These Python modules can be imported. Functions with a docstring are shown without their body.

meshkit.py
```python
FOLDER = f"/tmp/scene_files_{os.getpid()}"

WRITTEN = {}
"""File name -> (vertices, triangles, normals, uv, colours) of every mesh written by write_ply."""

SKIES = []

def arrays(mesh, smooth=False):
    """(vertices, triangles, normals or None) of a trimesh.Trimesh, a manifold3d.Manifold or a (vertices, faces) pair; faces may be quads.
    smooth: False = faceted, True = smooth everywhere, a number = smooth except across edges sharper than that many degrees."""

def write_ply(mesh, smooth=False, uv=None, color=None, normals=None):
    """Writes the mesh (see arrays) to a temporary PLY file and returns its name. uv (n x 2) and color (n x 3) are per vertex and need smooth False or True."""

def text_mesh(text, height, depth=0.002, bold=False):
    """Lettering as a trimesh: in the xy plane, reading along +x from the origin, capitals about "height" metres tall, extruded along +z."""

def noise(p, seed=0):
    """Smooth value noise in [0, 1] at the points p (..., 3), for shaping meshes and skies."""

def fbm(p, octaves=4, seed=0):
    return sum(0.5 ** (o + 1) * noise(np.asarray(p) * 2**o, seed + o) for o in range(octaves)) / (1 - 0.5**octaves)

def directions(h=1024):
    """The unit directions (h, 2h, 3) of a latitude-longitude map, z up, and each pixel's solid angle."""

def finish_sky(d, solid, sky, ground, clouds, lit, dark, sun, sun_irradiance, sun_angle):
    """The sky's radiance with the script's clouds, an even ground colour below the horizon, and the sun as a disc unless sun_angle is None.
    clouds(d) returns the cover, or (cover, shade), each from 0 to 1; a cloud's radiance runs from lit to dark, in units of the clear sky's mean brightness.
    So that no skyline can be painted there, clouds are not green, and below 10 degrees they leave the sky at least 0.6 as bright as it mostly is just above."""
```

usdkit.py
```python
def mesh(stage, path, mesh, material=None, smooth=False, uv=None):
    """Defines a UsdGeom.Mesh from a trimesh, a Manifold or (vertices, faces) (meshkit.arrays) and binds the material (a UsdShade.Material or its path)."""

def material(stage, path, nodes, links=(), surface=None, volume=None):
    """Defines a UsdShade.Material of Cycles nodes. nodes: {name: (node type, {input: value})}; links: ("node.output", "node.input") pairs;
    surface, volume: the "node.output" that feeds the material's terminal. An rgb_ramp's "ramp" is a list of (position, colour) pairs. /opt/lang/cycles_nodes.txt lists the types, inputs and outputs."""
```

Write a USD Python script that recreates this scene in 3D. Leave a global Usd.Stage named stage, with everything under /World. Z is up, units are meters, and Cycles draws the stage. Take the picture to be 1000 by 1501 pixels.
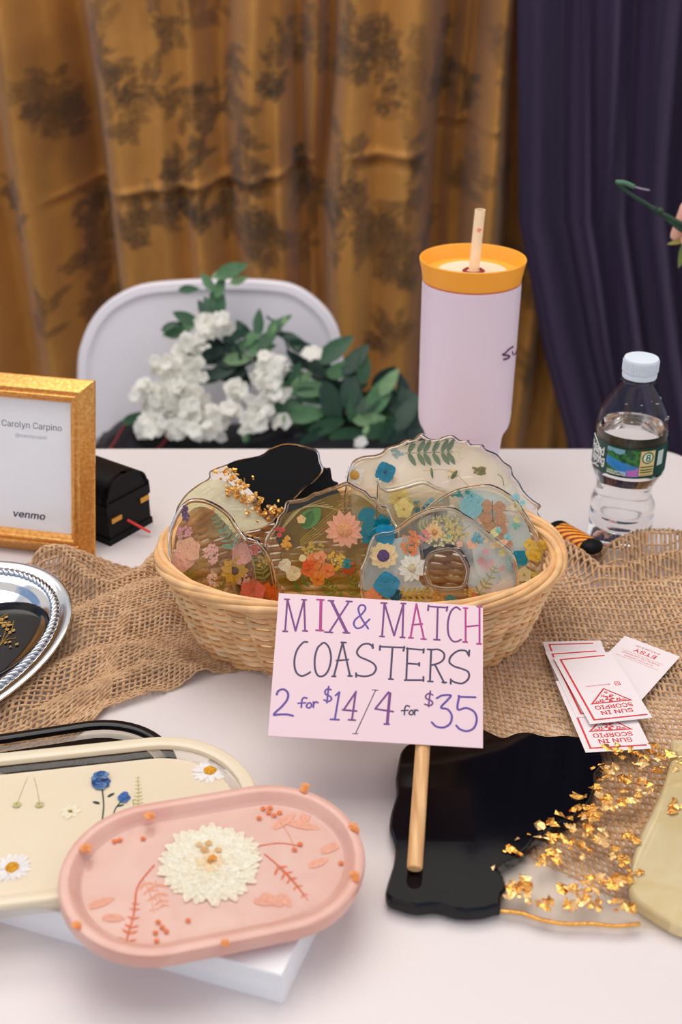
import math, random
import numpy as np, trimesh, manifold3d as m3
from shapely.geometry import Polygon, LineString, Point, box as sbox
from shapely.ops import unary_union
from shapely import affinity
from pxr import Usd, UsdGeom, UsdLux, UsdShade, Sdf, Gf, Vt
import usdkit, meshkit

stage = Usd.Stage.CreateInMemory()
UsdGeom.SetStageUpAxis(stage, 'Z'); UsdGeom.SetStageMetersPerUnit(stage, 1.0)
UsdGeom.Xform.Define(stage, '/World'); UsdGeom.Scope.Define(stage, '/World/Looks')

# ---------------------------------------------------------------- camera
T = 0.74                       # height of the table top
FPX, PITCH, CAMH = 1680.0, math.radians(28.3), 0.58
CAM = np.array([0, 0, T + CAMH])
cam = UsdGeom.Camera.Define(stage, '/World/Camera')
cam.CreateHorizontalApertureAttr(24.0); cam.CreateVerticalApertureAttr(24.0 * 1.501)
cam.CreateFocalLengthAttr(FPX * 24.0 / 1000.0)
cam.CreateFStopAttr(5.6); cam.CreateFocusDistanceAttr(0.93)
cam.CreateClippingRangeAttr((0.05, 200.0))
cam.CreateExposureAttr(0.09)
cam.AddTranslateOp().Set(Gf.Vec3d(*map(float, CAM))); cam.AddRotateXOp().Set(90 - math.degrees(PITCH))

# ---------------------------------------------------------------- sky: blue with broad soft clouds, open shade under it
def mat(name, nodes, links=(), surface='p.BSDF', volume=None):
    return usdkit.material(stage, '/World/Looks/' + name, nodes, links, surface=surface, volume=volume)
dome = UsdLux.DomeLight.Define(stage, '/World/sky')
dome.CreateIntensityAttr(1.0)
sky_m = mat('sky_look', {
    'tc': ('texture_coordinate', {}), 'mp': ('mapping', {'location': (3.1, 7.4, 1.3)}),
    'n': ('noise_texture', {'scale': 1.7, 'detail': 5.0, 'roughness': 0.55}),
    'r': ('rgb_ramp', {'ramp': [(0.0, (0.36, 0.53, 0.84)), (0.44, (0.44, 0.60, 0.88)), (0.55, (1.28, 1.16, 1.06)), (1.0, (1.45, 1.30, 1.18))]}),
    'b': ('background_shader', {'strength': 0.72})},
    [('tc.generated', 'mp.vector'), ('mp.vector', 'n.vector'), ('n.fac', 'r.fac'), ('r.color', 'b.color')], surface='b.background')
UsdShade.MaterialBindingAPI.Apply(dome.GetPrim()).Bind(sky_m)
# bright soft daylight through the open roof of the stall, high and a little behind the table
key = UsdLux.RectLight.Define(stage, '/World/daylight_opening')
key.CreateWidthAttr(1.8); key.CreateHeightAttr(1.8); key.CreateIntensityAttr(2.5); key.CreateColorAttr(Gf.Vec3f(1.0, 0.925, 0.86))
_kp, _kt = np.array([-0.25, 1.20, 2.65]), np.array([0.0, 0.95, 0.74])
_kz = (_kp - _kt) / np.linalg.norm(_kp - _kt); _kx = np.cross([0, 1, 0], _kz); _kx /= np.linalg.norm(_kx); _ky = np.cross(_kz, _kx)
key.AddTransformOp().Set(Gf.Matrix4d(*[float(q) for r in ([*_kx, 0], [*_ky, 0], [*_kz, 0], [*_kp, 1]) for q in r]))

# ---------------------------------------------------------------- helpers
_fw = np.array([0, math.cos(PITCH), -math.sin(PITCH)]); _up = np.array([0, math.sin(PITCH), math.cos(PITCH)])
def ray(px, py):
    return np.array([(px - 500) / FPX, 0, 0]) + _up * (750.5 - py) / FPX + _fw
def on_z(px, py, z=0.0):       # the point at height z above the table top seen at a pixel of the photograph
    d = ray(px, py); return CAM + d * ((T + z - CAM[2]) / d[2])
def on_y(px, py, y):
    d = ray(px, py); return CAM + d * (y / d[1])
class Plane:
    def __init__(s, o, u, v):
        s.o = np.array(o, float); s.u = np.array(u, float) / np.linalg.norm(u); v = np.array(v, float)
        v = v - s.u * (v @ s.u); s.v = v / np.linalg.norm(v); s.n = np.cross(s.u, s.v)
        s.M = np.column_stack([s.u, s.v, s.n])
    def hit(s, px, py):
        d = ray(px, py); return CAM + d * (((s.o - CAM) @ s.n) / (d @ s.n))
    def uv(s, px, py):
        q = s.hit(px, py) - s.o; return np.array([q @ s.u, q @ s.v])
    def uvs(s, pts): return np.array([s.uv(*p) for p in pts])
    def place(s, m):           # local (u, v, n) mesh -> world
        v, f = arr(m); return (v @ s.M.T + s.o, f)
def arr(m):
    if hasattr(m, 'to_mesh'):
        q = m.to_mesh(); return np.array(q.vert_properties[:, :3], float), np.array(q.tri_verts)
    if isinstance(m, (tuple, list)):
        v, f = np.asarray(m[0], float), np.asarray(m[1], int)
        if f.shape[1] == 4: f = np.vstack([f[:, [0, 1, 2]], f[:, [0, 2, 3]]])
        return v, f
    return np.array(m.vertices), np.array(m.faces)
def cat(ms):
    vs, fs, n = [], [], 0
    for m in ms:
        v, f = arr(m); vs.append(v); fs.append(f + n); n += len(v)
    return np.vstack(vs), np.vstack(fs)
def xf(m, loc=(0, 0, 0), rz=0.0, rx=0.0, ry=0.0, s=1.0):
    v, f = arr(m); R = trimesh.transformations.euler_matrix(rx, ry, rz, 'sxyz')[:3, :3]
    return (v * np.asarray(s)) @ R.T + np.asarray(loc, float), f

_count, BASE = {}, {}
def numbered(parent, name):
    k = (parent, name); n = _count.get(k, -1) + 1; _count[k] = n
    return f'{parent}/{name}' + (f'_{n:03d}' if n else '')
def setdata(prim, label=None, cat=None, group=None, kind=None):
    for k, v in (('label', label), ('category', cat), ('group', group), ('kind', kind)):
        if v: prim.SetCustomDataByKey(k, v)
def thing(name, label, cat, loc=(0, 0, 0), group=None):
    p = numbered('/World', name); x = UsdGeom.Xform.Define(stage, p)
    x.AddTranslateOp().Set(Gf.Vec3d(*map(float, loc))); BASE[p] = np.asarray(loc, float)
    setdata(x.GetPrim(), label, cat, group); return p
def put(name, mesh, material, parent=None, smooth=False, label=None, cat=None, group=None, kind=None, tint=None):
    """One Mesh prim; vertices in world coordinates. parent: path of a thing or of a part."""
    top = parent or '/World'; p = numbered(top, name); v, f = arr(mesh)
    root = '/World/' + p.split('/')[2]; b = BASE.get(root, np.zeros(3)) if parent else np.zeros(3)
    m = usdkit.mesh(stage, p, (v - b, f), material, smooth=False if tint is not None and smooth not in (True, False) else smooth)
    if tint is not None:
        UsdGeom.PrimvarsAPI(m).CreatePrimvar('tint', Sdf.ValueTypeNames.Color3fArray, 'vertex').Set(Vt.Vec3fArray.FromNumpy(np.asarray(tint, np.float32)))
    setdata(m.GetPrim(), label, cat, group, kind); return p
def curves(name, lines, widths, material, parent, kind=None):
    p = numbered(parent, name); b = BASE.get('/World/' + p.split('/')[2], np.zeros(3))
    c = UsdGeom.BasisCurves.Define(stage, p); c.CreateTypeAttr('linear')
    c.CreateCurveVertexCountsAttr(Vt.IntArray([len(l) for l in lines]))
    pts = np.vstack(lines) - b; c.CreatePointsAttr(Vt.Vec3fArray.FromNumpy(pts.astype(np.float32)))
    c.CreateWidthsAttr(Vt.FloatArray.FromNumpy(np.concatenate(widths).astype(np.float32))); c.SetWidthsInterpolation('vertex')
    UsdShade.MaterialBindingAPI.Apply(c.GetPrim()).Bind(material); setdata(c.GetPrim(), kind=kind); return p

def tube(pts, r, sides=8, closed=False, cap=True):
    pts = np.asarray(pts, float); n = len(pts); r = np.broadcast_to(np.asarray(r, float), (n,))
    t = (np.roll(pts, -1, 0) - np.roll(pts, 1, 0)) if closed else np.gradient(pts, axis=0)
    t /= np.maximum(np.linalg.norm(t, axis=1, keepdims=True), 1e-12)
    a = np.array([0, 0, 1.0]) if abs(t[0, 2]) < .9 else np.array([1.0, 0, 0])
    nn = np.zeros_like(pts); x = np.cross(t[0], a); x /= np.linalg.norm(x); nn[0] = x
    for i in range(1, n):
        x = nn[i - 1] - t[i] * (nn[i - 1] @ t[i]); nn[i] = x / max(np.linalg.norm(x), 1e-12)
    bb = np.cross(t, nn); th = np.arange(sides) * 2 * math.pi / sides
    v = (pts[:, None] + r[:, None, None] * (np.cos(th)[None, :, None] * nn[:, None] + np.sin(th)[None, :, None] * bb[:, None])).reshape(-1, 3)
    f = []
    m = n if closed else n - 1
    i = np.arange(m)[:, None] * sides; j = ((np.arange(m) + 1) % n)[:, None] * sides
    k = np.arange(sides)[None]; k2 = (k + 1) % sides
    f = np.stack([i + k, i + k2, j + k2, j + k], -1).reshape(-1, 4)
    f = np.vstack([f[:, [0, 1, 2]], f[:, [0, 2, 3]]])
    if not closed and cap:
        v = np.vstack([v, pts[0], pts[-1]]); c0, c1 = len(v) - 2, len(v) - 1; k = np.arange(sides)
        f = np.vstack([f, np.stack([np.full(sides, c0), (k + 1) % sides, k], 1), np.stack([np.full(sides, c1), (n - 1) * sides + k, (n - 1) * sides + (k + 1) % sides], 1)])
    return v, f
def lathe(prof, n=64, center=(0, 0, 0)):
    """prof: (r, z) from the bottom outside up; closed at r=0 ends."""
    prof = np.asarray(prof, float); th = np.arange(n) * 2 * math.pi / n
    v = np.stack([prof[:, None, 0] * np.cos(th), prof[:, None, 0] * np.sin(th), np.broadcast_to(prof[:, None, 1], (len(prof), n))], -1).reshape(-1, 3)
    i = np.arange(len(prof) - 1)[:, None] * n; k = np.arange(n)[None]; k2 = (k + 1) % n
    f = np.stack([i + k, i + k2, i + n + k2, i + n + k], -1).reshape(-1, 4)
    return v + np.asarray(center, float), np.vstack([f[:, [0, 1, 2]], f[:, [0, 2, 3]]])
def fine(prof, k=4):           # Catmull-Rom through a profile / outline
    p = np.asarray(prof, float); q = np.vstack([2 * p[0] - p[1], p, 2 * p[-1] - p[-2]]); out = []
    for i in range(1, len(q) - 2):
        for t in np.linspace(0, 1, k, endpoint=False):
            a, b, c, d = q[i - 1], q[i], q[i + 1], q[i + 2]
            out.append(.5 * (2 * b + (c - a) * t + (2 * a - 5 * b + 4 * c - d) * t * t + (3 * b - a - 3 * c + d) * t ** 3))
    return np.vstack(out + [p[-1]])
def fine_loop(pts, k=4):
    p = np.asarray(pts, float); n = len(p); out = []
    for i in range(n):
        a, b, c, d = p[i - 1], p[i], p[(i + 1) % n], p[(i + 2) % n]
        for t in np.linspace(0, 1, k, endpoint=False):
            out.append(.5 * (2 * b + (c - a) * t + (2 * a - 5 * b + 4 * c - d) * t * t + (3 * b - a - 3 * c + d) * t ** 3))
    return np.array(out)
def ccw(loop):
    loop = np.asarray(loop, float); a = np.sum(loop[:, 0] * np.roll(loop[:, 1], -1) - np.roll(loop[:, 0], -1) * loop[:, 1])
    return loop if a > 0 else loop[::-1]
def rings(loop, prof, cap=True):
    """A closed solid from an outline: prof is [(inset, z)...]; first ring capped below, last one above."""
    loop = ccw(loop); n = len(loop)
    t = np.roll(loop, -1, 0) - np.roll(loop, 1, 0); t /= np.maximum(np.linalg.norm(t, axis=1, keepdims=True), 1e-12)
    nrm = np.stack([-t[:, 1], t[:, 0]], 1)
    v = np.vstack([np.column_stack([loop + nrm * i, np.full(n, z)]) for i, z in prof]); f = []
    k = np.arange(n); k2 = (k + 1) % n
    for r in range(len(prof) - 1):
        a, b = r * n, (r + 1) * n; f += [np.stack([a + k, a + k2, b + k2], 1), np.stack([a + k, b + k2, b + k], 1)]
    if cap:
        for r, flip in ((0, True), (len(prof) - 1, False)):
            pl = v[r * n:(r + 1) * n, :2]
            tri = tri_loop(pl) + r * n; f.append(tri[:, ::-1] if flip else tri)
    return v, np.vstack(f)
def tri_loop(pl):
    import mapbox_earcut
    tri = np.asarray(mapbox_earcut.triangulate_float64(np.ascontiguousarray(pl), np.array([len(pl)], np.uint32)), int).reshape(-1, 3)
    a = pl[tri]; s = np.cross(a[:, 1] - a[:, 0], a[:, 2] - a[:, 0]); tri[s < 0] = tri[s < 0][:, ::-1]; return tri
def prism(poly, z0, z1):
    out = []
    for g in getattr(poly, 'geoms', [poly]):
        if g.area > 1e-12:
            m = trimesh.creation.extrude_polygon(g, z1 - z0, engine='earcut'); m.apply_translation([0, 0, z0]); out.append(m)
    return cat(out)
def rbox(x, y, z, r=0.003, seg=6):
    """Rounded box centred on the origin."""
    s = m3.Manifold.sphere(r, 4 * max(1, seg // 2))
    return arr(m3.Manifold.batch_hull([s.translate([a, b, c]) for a in (-x / 2 + r, x / 2 - r) for b in (-y / 2 + r, y / 2 - r) for c in (-z / 2 + r, z / 2 - r)]))
def pill(L, W, n=20):
    r = W / 2; a = np.linspace(-math.pi / 2, math.pi / 2, n)
    right = np.column_stack([L / 2 - r + r * np.cos(a), r * np.sin(a)]); s = np.linspace(0, 1, 8)[1:-1, None]
    top = (1 - s) * [L / 2 - r, r] + s * [-L / 2 + r, r]; bot = (1 - s) * [-L / 2 + r, -r] + s * [L / 2 - r, -r]
    return np.vstack([right, top, -right, bot])
def clean(poly): return poly if poly.is_valid else poly.buffer(0)

# ---------------------------------------------------------------- materials
def plain(name, color, rough=0.5, metal=0.0, bump=0.0, bscale=200.0, bdist=0.0006, var=0.0, **kw):
    nodes = {'p': ('principled_bsdf', {'base_color': color, 'roughness': rough, 'metallic': metal, **kw})}; links = []
    if bump or var:
        nodes['g'] = ('geometry', {}); nodes['n'] = ('noise_texture', {'scale': bscale, 'detail': 3.0}); links.append(('g.position', 'n.vector'))
    if bump:
        nodes['b'] = ('bump', {'strength': bump, 'distance': bdist}); links += [('n.fac', 'b.height'), ('b.normal', 'p.normal')]
    if var:
        c = np.array(color); nodes['r'] = ('rgb_ramp', {'ramp': [(0.25, tuple(c * (1 - var))), (0.75, tuple(np.minimum(1, c * (1 + var))))]}); links += [('n.fac', 'r.fac'), ('r.color', 'p.base_color')]
    return mat(name, nodes, links)
def tinted(name, rough=0.6, bump=0.0, bscale=500.0, bdist=0.0005, **kw):     # colour printed on the mesh
    nodes = {'a': ('attribute', {'attribute': 'tint'}), 'p': ('principled_bsdf', {'roughness': rough, **kw})}; links = [('a.color', 'p.base_color')]
    if bump:
        nodes |= {'g': ('geometry', {}), 'n': ('noise_texture', {'scale': bscale, 'detail': 2.0}), 'b': ('bump', {'strength': bump, 'distance': bdist})}
        links += [('g.position', 'n.vector'), ('n.fac', 'b.height'), ('b.normal', 'p.normal')]
    return mat(name, nodes, links)
def lin(r, g, b):              # sRGB bytes -> linear
    c = np.array([r, g, b]) / 255.0; return tuple(np.where(c <= .04045, c / 12.92, ((c + .055) / 1.055) ** 2.4))
# ================================================================ the setting: ground, table, drapes
ground_m = mat('ground_look', {'g': ('geometry', {}), 'n': ('noise_texture', {'scale': 14.0, 'detail': 6.0}), 'r': ('rgb_ramp', {'ramp': [(0.3, (0.10, 0.095, 0.08)), (0.7, (0.20, 0.19, 0.17))]}), 'p': ('principled_bsdf', {'roughness': 0.9})},
               [('g.position', 'n.vector'), ('n.fac', 'r.fac'), ('r.color', 'p.base_color')])
put('ground', xf(rbox(14, 14, 0.1, 0.01), (0, 1, -0.05)), ground_m, kind='structure')

white_table = plain('table_plastic', lin(221, 213, 211), 0.38, bump=0.06, bscale=900, bdist=0.0003)
grey_steel = plain('grey_steel', (0.32, 0.32, 0.33), 0.4, 0.6)
tab = thing('folding_table', 'white plastic folding table with rounded corners covered with craft goods', 'table', (-0.52, 0.82, 0))
def rrect(x0, x1, y0, y1, r, n=10):
    out = []
    for cx, cy, a0 in ((x1 - r, y0 + r, -90), (x1 - r, y1 - r, 0), (x0 + r, y1 - r, 90), (x0 + r, y0 + r, 180)):
        for a in np.radians(np.linspace(a0, a0 + 90, n)): out.append((cx + r * math.cos(a), cy + r * math.sin(a)))
    return np.array(out)
put('tabletop', xf(rings(rrect(-1.42, 0.412, 0.40, 1.241, 0.05), [(0.004, -0.045), (0, -0.04), (0, -0.006), (0.0018, -0.0018), (0.006, 0)]), (0, 0, T)), white_table, tab, smooth=35)
for sx in (-1.2, 0.17):
    for sy in (0.5, 1.14):
        put('leg', tube([(sx, sy, T - 0.04), (sx, sy, 0.35), (sx, sy, 0.0)], 0.014, 12), grey_steel, tab, smooth=40)
    put('cross_bar', tube([(sx, 0.5, 0.3), (sx, 1.14, 0.3)], 0.011, 10), grey_steel, tab, smooth=40)

# ---------------------------------------------------------------- drapes
def gauss(x, c, w): return np.exp(-((x - c) / w) ** 2)
def drape(xs, zs, off, crease=None):
    X, Z = np.meshgrid(xs, zs); Y = off(X, Z); n, m = X.shape
    v = np.stack([X, Y, Z], -1).reshape(-1, 3); i = np.arange(n - 1)[:, None] * m; k = np.arange(m - 1)[None]
    f = np.stack([i + k, i + k + 1, i + m + k + 1, i + m + k], -1).reshape(-1, 4); return v, np.vstack([f[:, [0, 1, 2]], f[:, [0, 2, 3]]])
GY = 2.46
gx = lambda px, py=100: on_y(px, py, GY)[0]
_val = [(-60, 46, .06), (35, 26, .03), (92, 40, .085), (205, 30, .02), (255, 22, .03), (322, 34, .06), (398, 16, .02), (440, 22, .065), (481, 16, .05), (560, 26, .022), (668, 34, .10), (706, 14, .05), (780, 30, .07), (850, 30, .05)]
_val += [(-60 - 90 * k, 30, .05) for k in range(1, 6)]
def gold_off(X, Z):
    d = np.full(X.shape, GY); k = on_y(501, 100, GY)[0] - on_y(500, 100, GY)[0]
    sway = 0.012 * np.sin(Z * 3.1 + X * 4)
    for c, w, a in _val:
        amp = a * (0.8 + 0.35 * meshkit.noise(np.stack([X * 0 + c * .11, X * 0, Z * 1.6], -1), 3))
        d = d + 3.3 * amp * gauss(X + sway + .006 * np.sin(7 * Z + c), gx(c), w * k)
    d = d + 0.016 * (meshkit.fbm(np.stack([X * 16, Z * 2.5, X * 0], -1), 3, 5) - .5) + 0.004 * (meshkit.fbm(np.stack([X * 40, Z * 26, X * 0], -1), 2, 9) - .5)
    for (x0, y0, x1, y1, am) in ((50, 312, 180, 288, .010), (180, 288, 300, 285, .016), (300, 285, 452, 254, .018), (522, 232, 622, 233, .016), (650, 208, 740, 196, .006)):
        a, b = on_y(x0, y0, GY), on_y(x1, y1, GY); t = np.clip((X - a[0]) / (b[0] - a[0]), 0, 1)
        inside = 1 / (1 + np.exp(-(X - a[0]) * 160)) / (1 + np.exp((X - b[0]) * 160))
        zc = a[2] + t * (b[2] - a[2]); q = Z - zc
        d = d - am * inside * (np.exp(-(q / .007) ** 2) - .75 * np.exp(-((q + .018) / .012) ** 2))
    return d + .16 * np.clip((X - .44) / .10, 0, 1) ** 2
xs = np.concatenate([np.linspace(-2.2, -0.86, 90), np.arange(-0.85, 0.52, 0.0042), np.linspace(.525, .8, 30)])
zs = np.concatenate([np.linspace(0.02, 0.15, 8)[:-1], np.arange(0.15, 1.2, 0.0042), np.linspace(1.205, 2.6, 60)])
gv, gf = drape(xs, zs, gold_off)
# printed toile of leafy branches, drawn in cloth coordinates (along the cloth, height)
nx, nz = len(xs), len(zs); row = gold_off(xs[None], np.full((1, nx), 0.8))[0]
arc = np.concatenate([[0], np.cumsum(np.hypot(np.diff(xs), 0.35 * np.diff(row)))]); arc += -arc[np.searchsorted(xs, 0)]
U = np.broadcast_to(arc, (nz, nx)); V = np.broadcast_to(zs[:, None], (nz, nx)); ink = np.zeros((nz, nx))
def dab(u, v, ang, L, W, k, shape='leaf'):
    i0, i1 = np.searchsorted(zs, [v - L, v + L]); j0, j1 = np.searchsorted(arc, [u - L, u + L])
    if i1 <= i0 or j1 <= j0: return
    du, dv = U[i0:i1, j0:j1] - u, V[i0:i1, j0:j1] - v; c, s = math.cos(ang), math.sin(ang); a = (du * c + dv * s) / L; b = (-du * s + dv * c) / W
    if shape == 'leaf':
        half = np.clip(1 - (2 * a - 1) ** 2, 0, 1) ** .8 * (1 + .22 * np.sin(a * 42)); m = np.clip((half - np.abs(b) * 2) * 4, 0, 1) * ((a > 0) & (a < 1)); m = m * (1 - .55 * np.exp(-(b / .10) ** 2)) * (1 - .3 * (np.sin(a * 30 + np.abs(b) * 8) > .3))
    else:
        r = np.hypot(a, b) * 2; th = np.arctan2(b, a); m = np.clip((1 - r * (1 + .16 * np.sin(5 * th))) * 5, 0, 1) * (.45 + .55 * (np.sin(r * 15 + 2 * np.sin(3 * th)) > -.1))
    ink[i0:i1, j0:j1] = np.maximum(ink[i0:i1, j0:j1], m * k)
rg = random.Random(11)
def branch(u, v, ang, n, L, k, flower=True):
    for i in range(n):
        a2 = ang + .35 * math.sin(i * .6 + u * 9)
        for _ in range(5):
            dab(u, v, a2, L * .34, .004, k * .9); u += math.cos(a2) * L * .06; v += math.sin(a2) * L * .06
        for s in (-1, 1):
            if rg.random() < .9: dab(u, v, a2 + s * rg.uniform(.5, 1.3), L * rg.uniform(.7, 1.25), L * rg.uniform(.26, .42), k * rg.uniform(.7, 1))
        if flower and rg.random() < .45: dab(u + rg.uniform(-.03, .03), v + rg.uniform(-.03, .03), rg.uniform(0, 6), L * rg.uniform(.6, 1.2), L * rg.uniform(.6, 1.0), k, 'rose')
for px, py, ang, n, L, k in ((10, 360, 1.9, 6, .055, 1), (60, 230, 1.2, 5, .06, .8), (160, 130, 4.6, 5, .06, .75), (150, 60, 1.4, 4, .06, .6), (170, 150, .2, 5, .05, 1), (215, 340, .3, 7, .06, 1), (250, 290, 1.0, 5, .055, .95), (190, 370, .9, 6, .06, .9),
                         (275, 140, -1.2, 3, .045, .9), (255, 50, .5, 5, .06, .7), (330, 60, -1.3, 8, .06, .85), (345, 200, -1.2, 6, .065, .9), (380, 160, 1.3, 5, .05, 1), (395, 90, 1.2, 4, .05, .8), (300, 320, -.4, 6, .06, .9), (360, 300, -.9, 5, .08, .95),
                         (460, 100, 1.4, 6, .05, .7), (470, 330, .6, 6, .06, 1), (495, 380, 1.6, 5, .05, .8), (535, 30, -1.2, 6, .055, .9), (560, 110, 2.6, 5, .06, .9), (555, 170, .6, 4, .04, .9), (600, 60, -1.6, 7, .07, .55), (610, 290, -2.6, 6, .07, .8), (520, 300, -1.4, 5, .07, .8),
                         (640, 180, .9, 4, .05, .8), (690, 330, 1.2, 5, .07, .7), (745, 330, 1.6, 6, .05, .8), (740, 120, 1.5, 4, .05, .6), (560, 420, 1.2, 6, .06, .8), (90, 440, .8, 5, .06, .8), (640, 420, 1.9, 5, .06, .8), (780, 480, 1.6, 6, .06, .8), (770, 600, 1.2, 5, .06, .8), (560, 540, 1.1, 6, .06, .8), (40, 520, 1.2, 6, .06, .8),
                         (420, 400, .4, 4, .05, .7), (120, 520, 1.4, 5, .06, .7), (210, 20, -1.0, 5, .055, .8), (105, 20, -1.4, 5, .06, .6), (430, 20, -1.2, 5, .05, .8), (20, 120, -1.2, 5, .06, .6), (500, 200, -1.3, 5, .05, .8), (30, 200, 1.0, 6, .06, .9), (120, 60, -.8, 6, .055, .9), (85, 300, -1.0, 6, .06, .9), (290, 200, .8, 6, .055, .9), (430, 250, -1.2, 7, .06, .95), (350, 380, .4, 6, .06, .9), (560, 380, -.6, 6, .06, .9), (650, 60, -1.2, 6, .06, .9), (590, 200, -1.0, 6, .055, .9), (690, 200, 1.4, 6, .05, .9), (225, 130, -.9, 5, .055, .9), (500, 90, .9, 5, .055, .9)):
    p = on_y(px, py, GY); branch(np.interp(p[0], xs, arc), p[2], ang, n, L, k)
for i in range(46):            # the print goes on where only another view would see it
    branch(rg.uniform(arc[0], arc[-1]), rg.uniform(1.25, 2.6), rg.uniform(0, 6), 5, .06, .85); branch(rg.uniform(arc[0], arc[90]), rg.uniform(.1, 1.2), rg.uniform(0, 6), 5, .06, .85)
mott = meshkit.fbm(np.stack([U * 9, V * 6, U * 0], -1), 4, 2)
base = np.array(lin(188, 131, 58)); dark = np.array(lin(52, 37, 24)); mid = np.array(lin(130, 86, 34))
w1 = np.clip((mott - .5) * 3.0, 0, 1)[..., None] * .55
tint = base * (1 - w1) + mid * w1; tint = tint * (1 - .93 * ink[..., None]) + dark * (.93 * ink[..., None])
gold_cloth = tinted('gold_cloth', 0.62, bump=0.25, bscale=900, bdist=0.0006, sheen_weight=0.15)
put('gold_curtain', (gv, gf[:, ::-1]) if False else (gv, gf), gold_cloth, smooth=True, tint=tint.reshape(-1, 3), label='gold curtain printed with brown leafy branches, hanging behind the white chair', cat='curtain')

PY_ = 2.40
pxx = lambda px: on_y(px, 100, PY_)[0]
pval = [(815, 30, .05), (846, 14, .055), (876, 13, .05), (905, 12, .03), (940, 18, .06), (1010, 22, .06), (1068, 18, .04), (1110, 34, .07), (1190, 20, .045), (1228, 16, .05), (1310, 36, .06), (1352, 14, .04), (1430, 30, .07), (1476, 18, .04), (1560, 40, .06), (1640, 22, .05), (1700, 34, .06), (1790, 26, .05)]
zs2 = np.concatenate([np.linspace(0.02, 0.2, 30)[:-1], np.arange(0.2, 1.25, 0.01), np.linspace(1.26, 2.6, 60)])
s_ = np.linspace(0, 1, 300)
def edge_x(z):                 # where the drape's free edge hangs: straight above, pulled aside below
    a, b, c, d = on_y(762, 0, PY_), on_y(764, 330, PY_), on_y(800, 520, PY_), on_y(835, 655, PY_)
    return np.interp(z, [0, d[2], c[2], b[2], a[2], 2.6], [d[0] + .03, d[0], c[0], b[0], a[0], a[0] + .01])
XX = edge_x(zs2)[:, None] + s_[None] * (2.1 - edge_x(zs2)[:, None]); ZZ = np.broadcast_to(zs2[:, None], XX.shape); X0 = edge_x(2.0) + s_[None] * (2.1 - edge_x(2.0)) + 0 * XX
YY = np.full(XX.shape, PY_); kk = on_y(501, 100, PY_)[0] - on_y(500, 100, PY_)[0]
for c, w, a in pval: YY = YY + a * gauss(X0 + .008 * np.sin(ZZ * 4 + c), pxx(c), w * kk)
YY = YY + .02 * (meshkit.fbm(np.stack([X0 * 20, ZZ * 1.8, X0 * 0], -1), 3, 4) - .5) + .03 * gauss(X0, pxx(762), .012)
pv = np.stack([XX, YY, ZZ], -1).reshape(-1, 3); n_, m_ = XX.shape; i = np.arange(n_ - 1)[:, None] * m_; k = np.arange(m_ - 1)[None]
pf = np.stack([i + k, i + k + 1, i + m_ + k + 1, i + m_ + k], -1).reshape(-1, 4)
purple_cloth = plain('purple_cloth', lin(40, 29, 54), 0.45, bump=0.12, bscale=1200, bdist=0.0004, sheen_weight=0.35, sheen_tint=(0.7, 0.55, 0.85), specular_ior_level=0.35)
put('purple_curtain', (pv, pf), purple_cloth, smooth=True, label='dark purple curtain hanging at the right of the gold one, its edge pulled aside', cat='curtain')
rail = thing('curtain_rail', 'grey metal rail that carries both curtains', 'rail', (0, 2.5, 2.6))
put('pole', tube([(-2.32, 2.5, 2.625), (2.22, 2.5, 2.625)], 0.02, 12), grey_steel, rail, smooth=40)
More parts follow.
